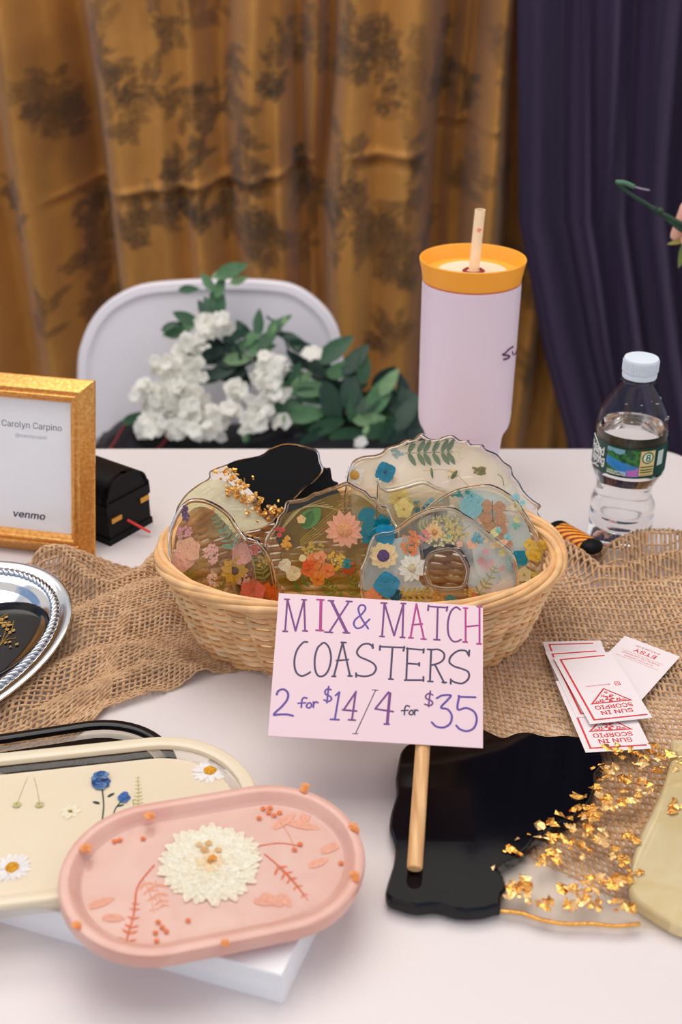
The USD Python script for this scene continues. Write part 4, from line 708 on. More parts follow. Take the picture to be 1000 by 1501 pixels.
fp = [p for p in fp if OUT.buffer(-.004).contains(Point(*bz([p])[0]))]
flakes(pF2, fp, brd, 6, .0022, .0058, 0)
gp = fine(bz([(735, 1328), (765, 1331), (795, 1341), (830, 1347), (870, 1347), (905, 1350), (940, 1347)]), 5); put('gold_edge', tube(np.column_stack([gp + pBd.o[:2], np.full(len(gp), T + .0075)]), .0013, 6), gold_m, brd, smooth=True)

# ================================================================ white box, trays
white_box = plain('white_card_box', lin(236, 236, 238), .45)
bx_f, bx_r = np.array([math.cos(math.radians(161.5)), math.sin(math.radians(161.5)), 0]), np.array([math.cos(math.radians(70)), math.sin(math.radians(70)), 0])
cn = on_z(413, 1430, .026); wb = thing('white_box', 'low white box under the pink and cream trays', 'box', cn * [1, 1, 0] + [0, 0, T])
cq = np.array([cn, cn + bx_r * .10, cn + bx_r * .10 + bx_f * .26, cn + bx_f * .26])[:, :2]
put('box_base', xf(rings(cq, [(.0012, 0), (.0012, .012)]), (0, 0, T)), white_box, wb); put('box_lid', xf(rings(cq, [(.0002, .010), (0, .0102), (0, .0250), (.0008, .026)]), (0, 0, T)), white_box, wb, smooth=30)

def tray(name, label, pl_, L, W, rim_m, floor_m, gap=None, h=.012, rw=.008, gw=.007):
    p = thing(name, label, 'tray', pl_.o); o = pill(L, W, 28)
    if gap is None:
        put('dish', pl_.place(rings(o, [(.006, 0), (.001, .0015), (0, .004), (0, h - .0025), (.0007, h - .0007), (.0025, h), (rw - .002, h), (rw - .0003, h - .001), (rw + .002, h - .005), (rw + .0045, .0062), (rw + .0065, .0055)])), floor_m, p, smooth=40)
    else:
        put('rim', pl_.place(cat([rings(o, [(rw - .0005, h - .005), (.001, h - .005), (0, h - .004), (0, h - .002), (.0007, h - .0006), (.002, h), (rw - .002, h), (rw - .0004, h - .001), (rw, h - .003), (rw - .0005, h - .005)], cap=False)])), rim_m, p, smooth=40)
        put('clear_wall', pl_.place(rings(o, [(.004, 0), (.001, .001), (.0005, h - .005), (rw, h - .005), (rw + gw, .0035), (rw + gw, 0), (.004, 0)], cap=False)), gap, p, smooth=40)
        put('floor', pl_.place(rings(o, [(rw + gw - .001, 0), (rw + gw - .001, .0045), (rw + gw, .0052)])), floor_m, p, smooth=40)
    return p
def flat(px, py, z, deg, tx=0.0, ty=0.0):
    o = on_z(px, py, z); w = math.radians(deg); u = np.array([math.cos(w), math.sin(w), tx]); v = np.array([-math.sin(w), math.cos(w), ty]); return Plane(o, u, v)
wall_clear = clear_mat('tray_clear_wall', (.95, .93, .88), .05)
tray_black = plain('tray_black', (.004, .0035, .004), .1, specular_ior_level=.35)
pK = Plane((-.245, .632, T + .0012), (math.cos(.245), math.sin(.245), 0), (-math.sin(.245), math.cos(.245), 0))
tray('oval_tray', 'black oval resin tray with a clear inner band, partly under the cream tray', pK, .255, .130, tray_black, tray_black, wall_clear)
cream_r = plain('cream_resin', lin(227, 207, 180), .22, subsurface_weight=.15, subsurface_scale=.006)
pCr = Plane((-.186, .577, T + .0265), (math.cos(.165), math.sin(.165), 0), (-math.sin(.165), math.cos(.165), 0))
ctr = tray('oval_tray', 'cream oval resin tray with daisies and blue cornflowers pressed in it', pCr, .262, .146, cream_r, cream_r, wall_clear, h=.013, rw=.010, gw=.006)
pCf = Plane(pCr.o + [0, 0, .0054], pCr.u, pCr.v); B = Bed(pCf, ctr, .0)
for x, y, r in ((308, 1130, 28), (18, 1272, 30)):
    B.daisy(x, y, r, 17, (250, 246, 244), (238, 170, 62), .34, w=1.25, name='pressed_daisy')
B.daisy(103, 1190, 16, 7, (246, 238, 214), (176, 140, 84), .2, name='faded_blossom')
for x, y in ((25, 1180), (58, 1180)): B.blossom(x, y, 7, 6, (206, 200, 152), (150, 140, 90), name='seed_head')
B.stem([(25, 1178), (34, 1155), (40, 1140)], (210, 200, 160), 1); B.stem([(58, 1178), (54, 1155), (50, 1140)], (210, 200, 160), 1)
for i in range(9): B.blossom(148 + 7 * math.cos(i * .7), 1146 + 8 * math.sin(i * .7), 8, 4, [(92, 128, 178), (66, 96, 150), (120, 150, 190)][i % 3], None, name='cornflower_petals', ang=i, dz=.0003 * i)
B.stem([(150, 1202), (152, 1180), (150, 1158)], (84, 100, 90), 2.2); B.leaf(158, 1168, 12, 5, .6, (70, 84, 84)); B.leaf(146, 1178, 12, 5, 2.6, (70, 84, 84))
for i in range(4): B.blossom(182 + 3 * math.cos(i * 1.6), 1170 + 3 * math.sin(i * 1.6), 7, 3, (84, 124, 186), None, name='cornflower_petals', ang=i, dz=.0003 * i)
B.stem([(166, 1194), (170, 1184), (178, 1174)], (84, 104, 96), 2); B.leaf(172, 1182, 10, 4, .2, (74, 94, 92))
B.fern([(202, 1182), (203, 1160), (202, 1138)], (202, 194, 136), 9, 8, name='grass_ear'); B.stem([(196, 1186), (195, 1172)], (190, 190, 140), 1.5); B.leaf(212, 1184, 10, 5, 1, (190, 176, 130))

pink_r = mat('pink_resin', {'g': ('geometry', {}), 'n': ('noise_texture', {'scale': 26.0, 'detail': 3.0, 'distortion': 1.5}), 'r': ('rgb_ramp', {'ramp': [(.35, lin(208, 160, 146)), (.72, lin(213, 171, 156))]}), 'p': ('principled_bsdf', {'roughness': .2, 'subsurface_weight': .15, 'subsurface_scale': .006})}, [('g.position', 'n.vector'), ('n.fac', 'r.fac'), ('r.color', 'p.base_color')])
_w = math.radians(17); gx_, gy_ = -.063, .042
pP = Plane((-.0795, .5275, T + .0345), (math.cos(_w), math.sin(_w), gx_ * math.cos(_w) + gy_ * math.sin(_w)), (-math.sin(_w), math.cos(_w), -gx_ * math.sin(_w) + gy_ * math.cos(_w)))
ptr = tray('oval_tray', 'pink oval resin tray with a large white chrysanthemum, in front', pP, .192, .122, pink_r, pink_r, None, h=.013, rw=.008)
pPf = Plane(pP.o + pP.n * .0056, pP.u, pP.v); B = Bed(pPf, ptr, 0)
for L, n, c in ((78, 40, (246, 236, 214)), (74, 36, (248, 238, 218)), (66, 24, (250, 242, 224)), (52, 22, (246, 234, 210)), (38, 18, (250, 240, 220)), (25, 13, (244, 222, 186))):
    B.daisy(308, 1266, L, n, c, (226, 168, 98), .06, name='chrysanthemum_petals', w=3.6, dz=.0004 + (78 - L) * .00002, seed=L)
for x, y, r, c in ((300, 1250, 7, (222, 178, 124)), (312, 1262, 7, (232, 164, 80)), (320, 1250, 6, (226, 190, 140)), (292, 1242, 6, (230, 200, 156)), (306, 1240, 6, (226, 186, 130))): B.blossom(x, y, r, 5, c, None, name='chrysanthemum_heart', dz=.0024)
ORG = (230, 136, 100); ORL = (240, 176, 146)
B.stem([(184, 1384), (196, 1340), (202, 1300), (226, 1268)], ORG, 3); B.fern([(184, 1386), (194, 1352), (200, 1318)], ORG, 16, 6); B.fern([(210, 1290), (220, 1310), (226, 1340)], ORL, 14, 4); B.fern([(228, 1290), (234, 1315), (240, 1330)], ORL, 18, 4)
for x, y, L, a in ((130, 1330, 40, .2), (150, 1345, 34, -.3), (400, 1215, 46, .5), (420, 1205, 50, -.5), (440, 1210, 48, .9), (470, 1250, 40, .3), (384, 1310, 40, -.9), (372, 1320, 34, -.4), (410, 1310, 30, -1.2), (452, 1270, 34, .2)): B.leaf(x, y, L, 15, a, (242, 186, 162), name='pale_orange_petal')
B.stem([(380, 1240), (410, 1236), (440, 1240)], ORG, 2); B.stem([(388, 1252), (420, 1280), (446, 1312)], ORG, 2.6); B.fern([(405, 1270), (425, 1288), (452, 1320)], ORG, 15, 5); B.stem([(408, 1200), (425, 1226), (432, 1246)], ORL, 1.4)
for x, y in ((386, 1186), (394, 1192), (402, 1196), (410, 1192), (380, 1200), (396, 1185), (232, 1352), (238, 1360), (228, 1368), (244, 1366), (230, 1380), (168, 1234), (176, 1232), (210, 1230), (276, 1350), (432, 1246), (440, 1238), (500, 1266)): B.blossom(x, y, 4.5, 5, (232, 140, 92), None, name='tiny_bud', dz=.0004)
pPr = Plane(pP.o + pP.n * .0133, pP.u, pP.v); R_ = Bed(pPr, ptr, -.0002)
for x, y, r in ((219, 1196, 9), (447, 1152, 7), (445, 1158, 6), (518, 1212, 8), (522, 1216, 6), (519, 1282, 8), (521, 1288, 6), (126, 1243, 10), (112, 1356, 8), (330, 1382, 7)): R_.blossom(x, y, r, 5, (238, 172, 116), None, name='gold_speck', ang=x); R_.blossom(x + 2, y + 3, r * .7, 4, (226, 150, 96), None, name='gold_speck', ang=y, dz=.0004)

# ================================================================ business cards
paper = plain('card_paper', lin(231, 221, 222), .5); red_ink = plain('red_ink', lin(206, 58, 62), .55)
def flat_text(txt, h, bold=False, wmax=None):
    v, f = arr(meshkit.text_mesh(txt, h, .0001, bold)); b = v[:, :2].max(0) - v[:, :2].min(0); v = v - [*(v[:, :2].max(0) + v[:, :2].min(0)) / 2, 0]
    if wmax: v = v * [wmax / b[0], 1, 1]
    return v, f
def bcard(label, tl, bl, z, face='front'):
    a, b = on_z(*tl, z), on_z(*bl, z); lg = (b - a) / np.linalg.norm(b - a); rt_ = np.array([-lg[1], lg[0], 0]); o = (a + b) / 2 + rt_ * .0254
    p = thing('business_card', label, 'card', o); q = Plane(o, -rt_, lg)      # reads from the far side
    put('paper', q.place(rings(np.array([(-.0254, -.0445), (.0254, -.0445), (.0254, .0445), (-.0254, .0445)]), [(0, 0), (0, .0004)])), paper, p)
    return p, q
def front_print(p, q, full=True):
    z0, z1 = .00038, .0005; P_ = lambda m: q.place(m)
    fr = [sbox(.0196, -.041, .0212, .041), sbox(-.023, .0395, .0212, .041), sbox(-.018, -.041, .0212, -.0395)]
    put('border_line', P_(prism(unary_union(fr), z0, z1)), red_ink, p)
    put('lettering', P_(xf(flat_text('SUN IN', .0046, True, .026), (-.001, .0330, z0))), red_ink, p); put('lettering', P_(xf(flat_text('SCORPIO', .0046, True, .031), (-.001, .0262, z0))), red_ink, p)
    tri_ = Polygon([(-.0185, .0215), (.0165, .0215), (-.001, .0025)]); put('triangle_emblem', P_(prism(tri_.difference(tri_.buffer(-.0012, join_style=2)), z0, z1)), red_ink, p)
    rr = random.Random(2); ms = []
    for x, y, s in ((-.001, .016, .0042), (-.008, .0185, .0026), (.006, .0185, .0026), (-.001, .0195, .002), (-.004, .0125, .002), (.003, .0125, .002), (-.001, .0085, .0018), (-.012, .0195, .0018), (.010, .0195, .0018)):
        ms.append(xf(cat([petal(s, s * .55, i * 1.257 + x * 900, s * .25, 0, n=3) for i in range(5)]), (x, y, z1)))
    put('flower_emblem', P_(cat(ms)), red_ink, p)
    put('lettering', P_(xf(flat_text('@suninscorpioresin', .0016), (.002, -.0015, z0))), red_ink, p)
    put('camera_icon', P_(prism(LineString([(-.0125, -.0035), (-.0125, .0005), (-.0165, .0005), (-.0165, -.0035), (-.0125, -.0035)]).buffer(.0003).union(Point(-.0145, -.0015).buffer(.0011).difference(Point(-.0145, -.0015).buffer(.0007))), z0, z1)), red_ink, p)
for lab, tl, bl, z in (('white and red business card sticking out beneath the pile, nearest the black board', (815, 1000), (858, 1102), .0135), ('white and red business card lying farthest back in the pile, against the burlap', (794, 937), (830, 1040), .0075),
                       ('white and red business card just beneath the top card of the pile', (797, 951), (848, 1058), .0140), ('white and red business card on top of the pile, triangle emblem in full view', (811, 964), (865, 1062), .0165)):
    p, q = bcard(lab, tl, bl, z); front_print(p, q)
a, b, c = on_z(926, 936, .0085), on_z(997, 963, .0085), on_z(933, 1002, .0085)
lg = (b - a) / np.linalg.norm(b - a); pr = np.array([lg[1], -lg[0], 0]); o = b - lg * .0254 + pr * .0445
p = thing('business_card', 'white business card printed with ETSY, lying apart at the right of the pile', 'card', o); q = Plane(o, -lg, pr)
q = Plane(o, -lg, pr); put('paper', q.place(rings(np.array([(-.0254, -.0445), (.0254, -.0445), (.0254, .0445), (-.0254, .0445)]), [(0, 0), (0, .0004)])), paper, p)
for txt, h, y, w in (('ETSY', .0050, -.030, .020), ('AVAILABLE ON', .0022, -.0365, .022), ('CAROLYN CARPINO', .0020, -.0215, .034), ('CUSTOM ORDERS', .0016, -.0175, .026)): put('lettering', q.place(xf(flat_text(txt, h, txt == 'ETSY', w), (0, y, .00038))), red_ink, p)
for y in (-.0245, -.0145): put('rule_line', q.place(prism(sbox(-.019, y - .0001, .019, y + .0001), .00038, .0005)), red_ink, p)
# ================================================================ tumbler
TX, TY = .135, 1.155
lilac = plain('lilac_coat', lin(236, 216, 226), .42, bump=.04, bscale=1800, bdist=.0002)
orange_pl = plain('orange_silicone', lin(255, 172, 56), .4, subsurface_weight=.1, subsurface_scale=.003); peach_pl = plain('peach_plastic', lin(250, 206, 140), .35)
tb = thing('tumbler', 'tall lilac tumbler with an orange lid and a straw, behind the basket', 'tumbler', (TX, TY, T))
bp = [(1e-5, 0), (.036, 0), (.0375, .0015), (.0385, .006), (.0405, .035), (.0425, .056), (.0445, .063), (.0485, .070), (.0500, .0755), (.0505, .085), (.0510, .16), (.0512, .226), (.0508, .230), (.047, .231), (1e-5, .231)]
put('body', lathe(np.array(bp), 80, (TX, TY, T)), lilac, tb, smooth=25)
put('seal_ring', lathe([(.0470, .2295), (.0507, .2295), (.0507, .2318), (.0470, .2318), (.0470, .2295)], 80, (TX, TY, T)), plain('coral_seal', lin(214, 110, 80), .4), tb, smooth=30)
lidp = [(.046, .2318), (.0508, .2318), (.0514, .236), (.0528, .244), (.0546, .2515), (.0548, .2528), (.0542, .2538), (.0532, .2535), (.0515, .2485), (.0495, .241), (.0488, .2395), (.030, .2392), (1e-5, .2392)]
put('lid', lathe(lidp, 80, (TX, TY, T)), orange_pl, tb, smooth=30)
put('lid_disc', lathe([(.036, .2392), (.0355, .2402), (.033, .2408), (1e-5, .2408)], 60, (TX, TY, T)), plain('cream_disc', lin(250, 224, 196), .35), tb, smooth=30)
sx, sy = on_y(694, 391, TY)[0], TY - .004
gm = put('straw_grommet', lathe([(.0078, .2400), (.0112, .2402), (.0116, .2412), (.0100, .2424), (.0074, .2420), (.0070, .2402)], 32, (sx, sy, T)), plain('plum_rubber', lin(132, 36, 52), .45), tb, smooth=30)
stt = on_y(704, 308, TY + .004)
straw_m = plain('straw_plastic', lin(250, 224, 184), .35, var=.05, bscale=60)
s0 = np.array([sx, sy, T + .236]); sd = stt - s0
so = tube([s0 + sd * t for t in np.linspace(0, 1, 8)], .0054, 20, cap=False); si = tube([s0 + sd * t for t in np.linspace(1, .6, 5)], .0044, 20, cap=False)
put('straw', so, straw_m, tb, smooth=40); put('straw_bore', si, straw_m, tb, smooth=40)
rim_ = tube(np.array([stt + .0049 * np.array([math.cos(a), math.sin(a), 0]) for a in np.linspace(0, 6.283, 24, endpoint=False)]), .0006, 6, closed=True); put('straw_lip', rim_, straw_m, tb, smooth=True)
put('straw_mark', xf(flake(.003, random.Random(4)), s0 + sd * .72 + [.0008, -.0056, 0], rx=1.57, s=(1, 1, .15)), plain('coral_mark', lin(244, 150, 120), .4), tb)
def on_cyl(px, py, cx, cy, r):
    d = ray(px, py); o = CAM - [cx, cy, 0]; a = d[0] ** 2 + d[1] ** 2; b = 2 * (o[0] * d[0] + o[1] * d[1]); c = o[0] ** 2 + o[1] ** 2 - r * r; D = max(b * b - 4 * a * c, 0); return CAM + d * ((-b - math.sqrt(D)) / (2 * a))
mark = plain('plum_print', lin(92, 34, 82), .4)
for st_, w_ in (([(752, 508), (746, 512), (740, 518), (737, 520), (745, 521), (747, 523), (743, 526), (738, 527)], .0011), ([(751, 515), (752, 519), (755, 519), (757, 514)], .0008), ([(757, 514), (757.5, 519)], .0007)):
    put('script_lettering', tube(fine([on_cyl(x, y, TX, TY, .0511) for x, y in st_], 4), w_, 6), mark, tb, smooth=True)

# ================================================================ water bottle
WX, WY = .283, 1.018
pet_m = mat('pet_shell', {'f': ('fresnel', {'IOR': 1.4}), 't': ('transparent_bsdf', {'color': (.955, .965, .97)}), 'g': ('glossy_bsdf', {'color': (1, 1, 1), 'roughness': .04}), 'k': ('math', {'math_type': 'multiply'}), 'o': ('math', {'math_type': 'subtract', 'value1': 1.0}), 'geo': ('geometry', {}), 'm': ('mix_closure', {})},
            [('geo.backfacing', 'o.value2'), ('f.fac', 'k.value1'), ('o.value', 'k.value2'), ('k.value', 'm.fac'), ('t.BSDF', 'm.closure1'), ('g.BSDF', 'm.closure2')], surface='m.closure')
water_m = mat('water', {'p': ('principled_bsdf', {'base_color': (.99, .995, 1.0), 'roughness': 0.0, 'ior': 1.33, 'transmission_weight': 1.0})})
bt = thing('water_bottle', 'clear plastic water bottle with a white cap and dark green label', 'bottle', (WX, WY, T))
pr_ = [(.020, .0), (.029, .001), (.0325, .006), (.0325, .020), (.0312, .023), (.0325, .026), (.0325, .034), (.0312, .037), (.0325, .040), (.0325, .046), (.0300, .054), (.0285, .062), (.0295, .070), (.0330, .078), (.0350, .083), (.0352, .086), (.0352, .119), (.0350, .122), (.0340, .134), (.0305, .146), (.0240, .158), (.0170, .168), (.0142, .172), (.0136, .177)]
prf = fine(pr_, 3)
def dent(v):                   # the grip is squeezed a little out of round
    v = v.copy(); z = v[:, 2] - T; a = np.arctan2(v[:, 1] - WY, v[:, 0] - WX); k = 1 - .10 * np.exp(-((z - .062) / .012) ** 2) * np.clip(np.cos(a - .5), 0, 1) ** 2 - .03 * np.exp(-((z - .064) / .02) ** 2) * np.cos(3 * a)
    v[:, 0] = WX + (v[:, 0] - WX) * k; v[:, 1] = WY + (v[:, 1] - WY) * k; return v
sv, sf = lathe(np.vstack([[1e-5, .004], [.018, .003], prf]), 72, (WX, WY, T)); put('shell', (dent(sv), sf), pet_m, bt, smooth=35)
wl = [q for q in prf if q[1] < .127]
wv, wf_ = lathe(np.vstack([[1e-5, .006]] + [[r - .0012, max(z, .006)] for r, z in wl] + [[wl[-1][0] - .0014, .127], [1e-5, .127]]), 72, (WX, WY, T)); put('water', (dent(wv), wf_), water_m, bt, smooth=35)
cap_m = plain('cap_white', lin(214, 224, 232), .4, subsurface_weight=.2, subsurface_scale=.002)
put('cap', lathe([(.0138, .178), (.0160, .178), (.0163, .1795), (.0163, .182), (.0155, .1825), (.0155, .1832), (.0164, .1838), (.0164, .1955), (.0158, .197), (.0140, .1975), (1e-5, .1975)], 48, (WX, WY, T)), cap_m, bt, smooth=25)
for i in range(48):
    a = i * 2 * math.pi / 48
    if math.sin(a) < .35: put('cap_ridge', tube([(WX + .0165 * math.cos(a), WY + .0165 * math.sin(a), T + z) for z in (.1845, .195)], .0005, 4), cap_m, bt)
put('neck_ring', lathe([(.0137, .1742), (.0168, .1742), (.0170, .1750), (.0168, .1758), (.0137, .1758)], 48, (WX, WY, T)), pet_m, bt, smooth=25)
rr = random.Random(2)
for i in range(26):            # drops inside the shoulder
    z = rr.uniform(.130, .160); a = rr.uniform(-2.9, -.3); r = np.interp(z, [q[1] for q in pr_[16:]], [q[0] for q in pr_[16:]]) - .0006
    put('droplet', xf(dome_mesh(.0012 * rr.uniform(.5, 1.2), .0008, n=8, seed=i), (WX + r * math.cos(a), WY + r * math.sin(a), T + z), s=1), water_m, bt, smooth=True)
# wrap label, its printed picture on a fine mesh
LA, LZ = np.linspace(math.radians(-188), math.radians(172), 500), np.linspace(.0870, .1185, 64); A_, Zl = np.meshgrid(LA, LZ); RL = .03545
lv = np.stack([WX + RL * np.cos(A_), WY + RL * np.sin(A_), T + Zl], -1).reshape(-1, 3); i = np.arange(63)[:, None] * 500; k = np.arange(499)[None]; lf = np.stack([i + k, i + k + 1, i + 501 + k, i + 500 + k], -1).reshape(-1, 4)
def lab_uv(px, py): q = on_cyl(px, py, WX, WY, RL); return math.atan2(q[1] - WY, q[0] - WX), q[2] - T
u_l, u_r = lab_uv(893, 640)[0], lab_uv(943, 640)[0]; UU = (A_ - u_l) / (u_r - u_l); VVv = (Zl - .0870) / .0315
col = np.broadcast_to(np.array(lin(12, 52, 44)), (*A_.shape, 3)).copy()
nz_ = meshkit.fbm(np.stack([UU * 9, VVv * 9, UU * 0], -1), 4, 3); inpic = (UU > 0) & (UU < 1) & (VVv > .06) & (VVv < .93)
pic = np.where((nz_ > .5)[..., None], np.array(lin(52, 120, 62)), np.array(lin(22, 76, 48))); pic = np.where((VVv > .80 + .2 * (nz_ - .5))[..., None] & (UU < .55)[..., None], np.array(lin(120, 176, 190)), pic)
riv = np.abs(VVv - (.52 - .38 * UU)) < .13 + .10 * UU; pic = np.where(riv[..., None], np.array(lin(46, 130, 200)) * (.7 + .6 * nz_[..., None]), pic)
fl_ = (UU > .66) & (VVv < .34) & (nz_ > .47); pic = np.where(fl_[..., None], np.array(lin(186, 110, 190)), pic); col[inpic] = pic[inpic]
u2, u3 = lab_uv(944, 640)[0], lab_uv(965, 635)[0]; tan = (A_ > u2) & (A_ < u3) & (VVv > .08) & (VVv < .92); col[tan] = lin(226, 196, 142)
du, dv_ = (A_ - (u2 + u3) / 2) * RL, Zl - .1085; rd = np.hypot(du, dv_); col[rd < .0062] = lin(66, 130, 74); col[(rd < .0046)] = lin(238, 238, 226)
tl_ = (VVv > .12) & (VVv < .40) & (np.sin(VVv * 70) > -.2) & (np.abs(du) < .0068); col[tan & tl_] = lin(60, 100, 50)
wt = (A_ > u3 + .12) & (A_ < u3 + .35) & (VVv > .35) & (VVv < .85); col[wt] = lin(200, 214, 208)
put('label', (lv, lf), tinted('label_print', .25), bt, smooth=True, tint=col.reshape(-1, 3))
label_white = plain('label_white', lin(236, 240, 238), .3); label_green = plain('label_green', lin(40, 110, 60), .3)
def wrap(m, a0, z0, r):        # bends flat lettering round the bottle
    v, f = arr(m); a = a0 + v[:, 0] / RL; return np.column_stack([WX + (r + v[:, 2]) * np.cos(a), WY + (r + v[:, 2]) * np.sin(a), T + z0 + v[:, 1]]), f
def word(t, h, bold=True):
    v, f = arr(meshkit.text_mesh(t, h, .0002, bold)); return v, f
v, f = word('Poland', .0085); v = v * [.62, 1, 1]; wd = v[:, 0].max(); put('lettering', wrap((v - [wd, 0, 0], f), lab_uv(890, 628)[0], .1040, RL), label_white, bt)
v, f = word('Spring', .0085); v = v * [.62, 1, 1]; wd = v[:, 0].max(); put('lettering', wrap((v - [wd, 0, 0], f), lab_uv(890, 645)[0], .0948, RL), label_white, bt)
v, f = word('ORIGIN', .0018); wd = v[:, 0].max(); put('lettering', wrap((v - [wd + .008, 0, 0], f), lab_uv(891, 645)[0], .0895, RL), label_white, bt)
v, f = word('100% NATURAL', .0018); put('lettering', wrap((v, f), lab_uv(893, 660)[0], .0915, RL), label_white, bt); v, f = word('SPRING WATER', .0018); put('lettering', wrap((v, f), lab_uv(893, 660)[0], .0890, RL), label_white, bt)
v, f = word('8', .0068); put('lettering', wrap((v - [v[:, 0].max() / 2, .0034, 0], f), (u2 + u3) / 2, .1085, RL), label_green, bt)
ac = [(-.030 + .034 * math.cos(t) * .62 - .012, .0155 * math.sin(t)) for t in np.linspace(-1.45, 1.45, 24)]
put('label_arc', wrap(tube(np.array([(x, y, 0) for x, y in ac]), .0005, 5), lab_uv(893, 640)[0] + .36, .1025, RL), label_white, bt)

# ================================================================ gold picture frame with a payment card
_y, _l = math.radians(12.5), math.radians(14); fu = np.array([math.cos(_y), -math.sin(_y), 0]); fvv = np.array([math.sin(_y) * math.sin(_l), math.cos(_y) * math.sin(_l), math.cos(_l)])
FB = on_z(125, 806, .0105); pFr = Plane(FB, fu, fvv); FW, FH, RW = .128, .1595, .0142
fr = thing('picture_frame', 'gold picture frame holding a white payment card, leaning at the left edge', 'picture frame', FB)
gold_fr = mat('gold_frame', {'g': ('geometry', {}), 'm': ('mapping', {'scale': (300.0, 300.0, 300.0)}), 'n': ('noise_texture', {'scale': 1.0, 'detail': 5.0}), 'r': ('rgb_ramp', {'ramp': [(.3, lin(206, 140, 66)), (.55, lin(228, 166, 90)), (.8, lin(246, 198, 124))]}), 'p': ('principled_bsdf', {'metallic': .8, 'roughness': .3})}, [('g.position', 'm.vector'), ('m.vector', 'n.vector'), ('n.fac', 'r.fac'), ('r.color', 'p.base_color')])
prof_ = [(-.0085, -.006), (-.0088, -.004), (-.0080, -.0025), (-.001, .0035), (.0006, .0058), (.0022, .0072), (.0040, .0070), (.0052, .0058), (.0058, .0060), (.0074, .0078), (.0090, .0076), (.0100, .0060), (.0106, .0056), (.0122, .0048), (.0132, .0030), (.0142, .0010), (.0142, -.004), (-.0085, -.006)]
def rail(L, flip):             # a mitred length of moulding along +x, outer edge at y = 0
    v = []; n = len(prof_)
    for e in (0, 1):
        for y, z in prof_: v.append((y if e == 0 else L - y, y, z))
    f = [];
    for k in range(n - 1): f += [(k, k + 1, n + k + 1), (k, n + k + 1, n + k)]
    return np.array(v), np.array(f)[:, ::-1]
for L, loc, a in ((FW, (-FW, 0), 0), (FH, (0, 0), math.pi / 2), (FW, (0, FH), math.pi), (FH, (-FW, FH), -math.pi / 2)):
    put('frame_rail', pFr.place(xf(rail(L, 0), (*loc, 0), rz=a)), gold_fr, fr, smooth=20)
put('backing', pFr.place(rings(np.array([(-FW + .004, .004), (-.004, .004), (-.004, FH - .004), (-FW + .004, FH - .004)]), [(0, -.005), (0, -.0025)])), plain('frame_back', (.05, .04, .035), .7), fr)
i0 = .0135; put('mount', pFr.place(rings(np.array([(-FW + i0, i0), (-i0, i0), (-i0, FH - i0), (-FW + i0, FH - i0)]), [(0, -.0025), (0, -.0012)])), plain('mount_white', lin(244, 243, 244), .6), fr)
cyb = pFr.uv(50, 783)[1]; put('payment_card', pFr.place(rings(np.array([(-FW + i0, cyb), (-.0145, cyb - .001), (-.0145, FH - i0 - .0005), (-FW + i0, FH - i0 - .0005)]), [(0, -.0012), (0, -.0008)])), plain('payment_paper', lin(252, 250, 251), .5), fr)
gray_ink = plain('grey_ink', lin(112, 116, 124), .5); pale_ink = plain('pale_ink', lin(176, 178, 188), .5); black_ink = plain('black_ink', lin(34, 40, 52), .5)
def frame_text(t, px0, px1, py, h, m, bold=False, shear=0.0):
    a, b = pFr.uv(px0, py), pFr.uv(px1, py + (px1 - px0) * .12); v, f = arr(meshkit.text_mesh(t, h, .00015, bold)); v[:, 0] += shear * v[:, 1]; v[:, 0] *= np.linalg.norm(b - a) / (v[:, 0].max() - v[:, 0].min()); v[:, 0] -= v[:, 0].min()
    put('lettering', pFr.place(xf((v, f), (a[0], a[1], -.0008))), m, fr)
frame_text('Carolyn Carpino', 2, 90, 624, .0060, gray_ink); frame_text('@carolynash', 22, 68, 640, .0034, pale_ink); frame_text('venmo', 19, 66, 757, .0066, black_ink, True, .16)
put('glass_pane', pFr.place(rings(np.array([(-FW + i0, i0), (-i0, i0), (-i0, FH - i0), (-FW + i0, FH - i0)]), [(0, 0.0), (0, .0008)])), clear_mat('frame_glass', (.98, .98, .98), .01), fr)
lg_ = pFr.o + pFr.u * (-FW * .85) + pFr.v * .11 - pFr.n * .006; ft = lg_ - pFr.n * .07; ft[2] = T + .001; put('easel_leg', cat([tube([lg_, ft], .004, 8)]), plain('easel_black', (.03, .03, .03), .6), fr, smooth=40)

# ================================================================ black domed chest with brass fittings and a red stick
c1, c2 = on_z(156, 811, 0), on_z(217, 776, 0); c1, c2 = c1 + [.0015, .0150, 0], c2 + [.0015, .0150, 0]; ew = np.array((c2 - c1)); EW = np.linalg.norm(ew); eu = ew / EW; el = np.array([-eu[1], eu[0], 0]); pCh = Plane(c1, eu, (0, 0, 1))   # the end that faces the camera; the chest runs back along el
chest = thing('domed_chest', 'small black wooden chest with a domed lid and brass fittings behind the gold frame', 'chest', (c1 + c2) / 2)
blk_wood = plain('black_wood', (.0045, .004, .004), .45, specular_ior_level=.14, bump=.15, bscale=300, bdist=.0004); brass = plain('brass', lin(206, 150, 74), .35, .9)
def endprism(poly, y0, y1):
    v, f = arr(prism(poly, y0, y1)); return np.column_stack([v[:, 0], v[:, 1], v[:, 2]]), f
def chest_put(name, poly, d0_, d1_, m):
    v, f = arr(prism(poly, d0_, d1_)); w = c1 + v[:, :1] * eu + v[:, 1:2] * [0, 0, 1] + v[:, 2:3] * el; return put(name, (w, f[:, ::-1]), m, chest, smooth=30)
CL = .125
chest_put('body', sbox(.0015, 0, EW - .0015, .034).buffer(.001), 0, CL, blk_wood); chest_put('plinth', sbox(-.001, 0, EW + .001, .007), -.001, CL + .001, blk_wood); chest_put('lid_rail', sbox(-.0008, .0355, EW + .0008, .044), -.0012, CL + .0012, blk_wood)
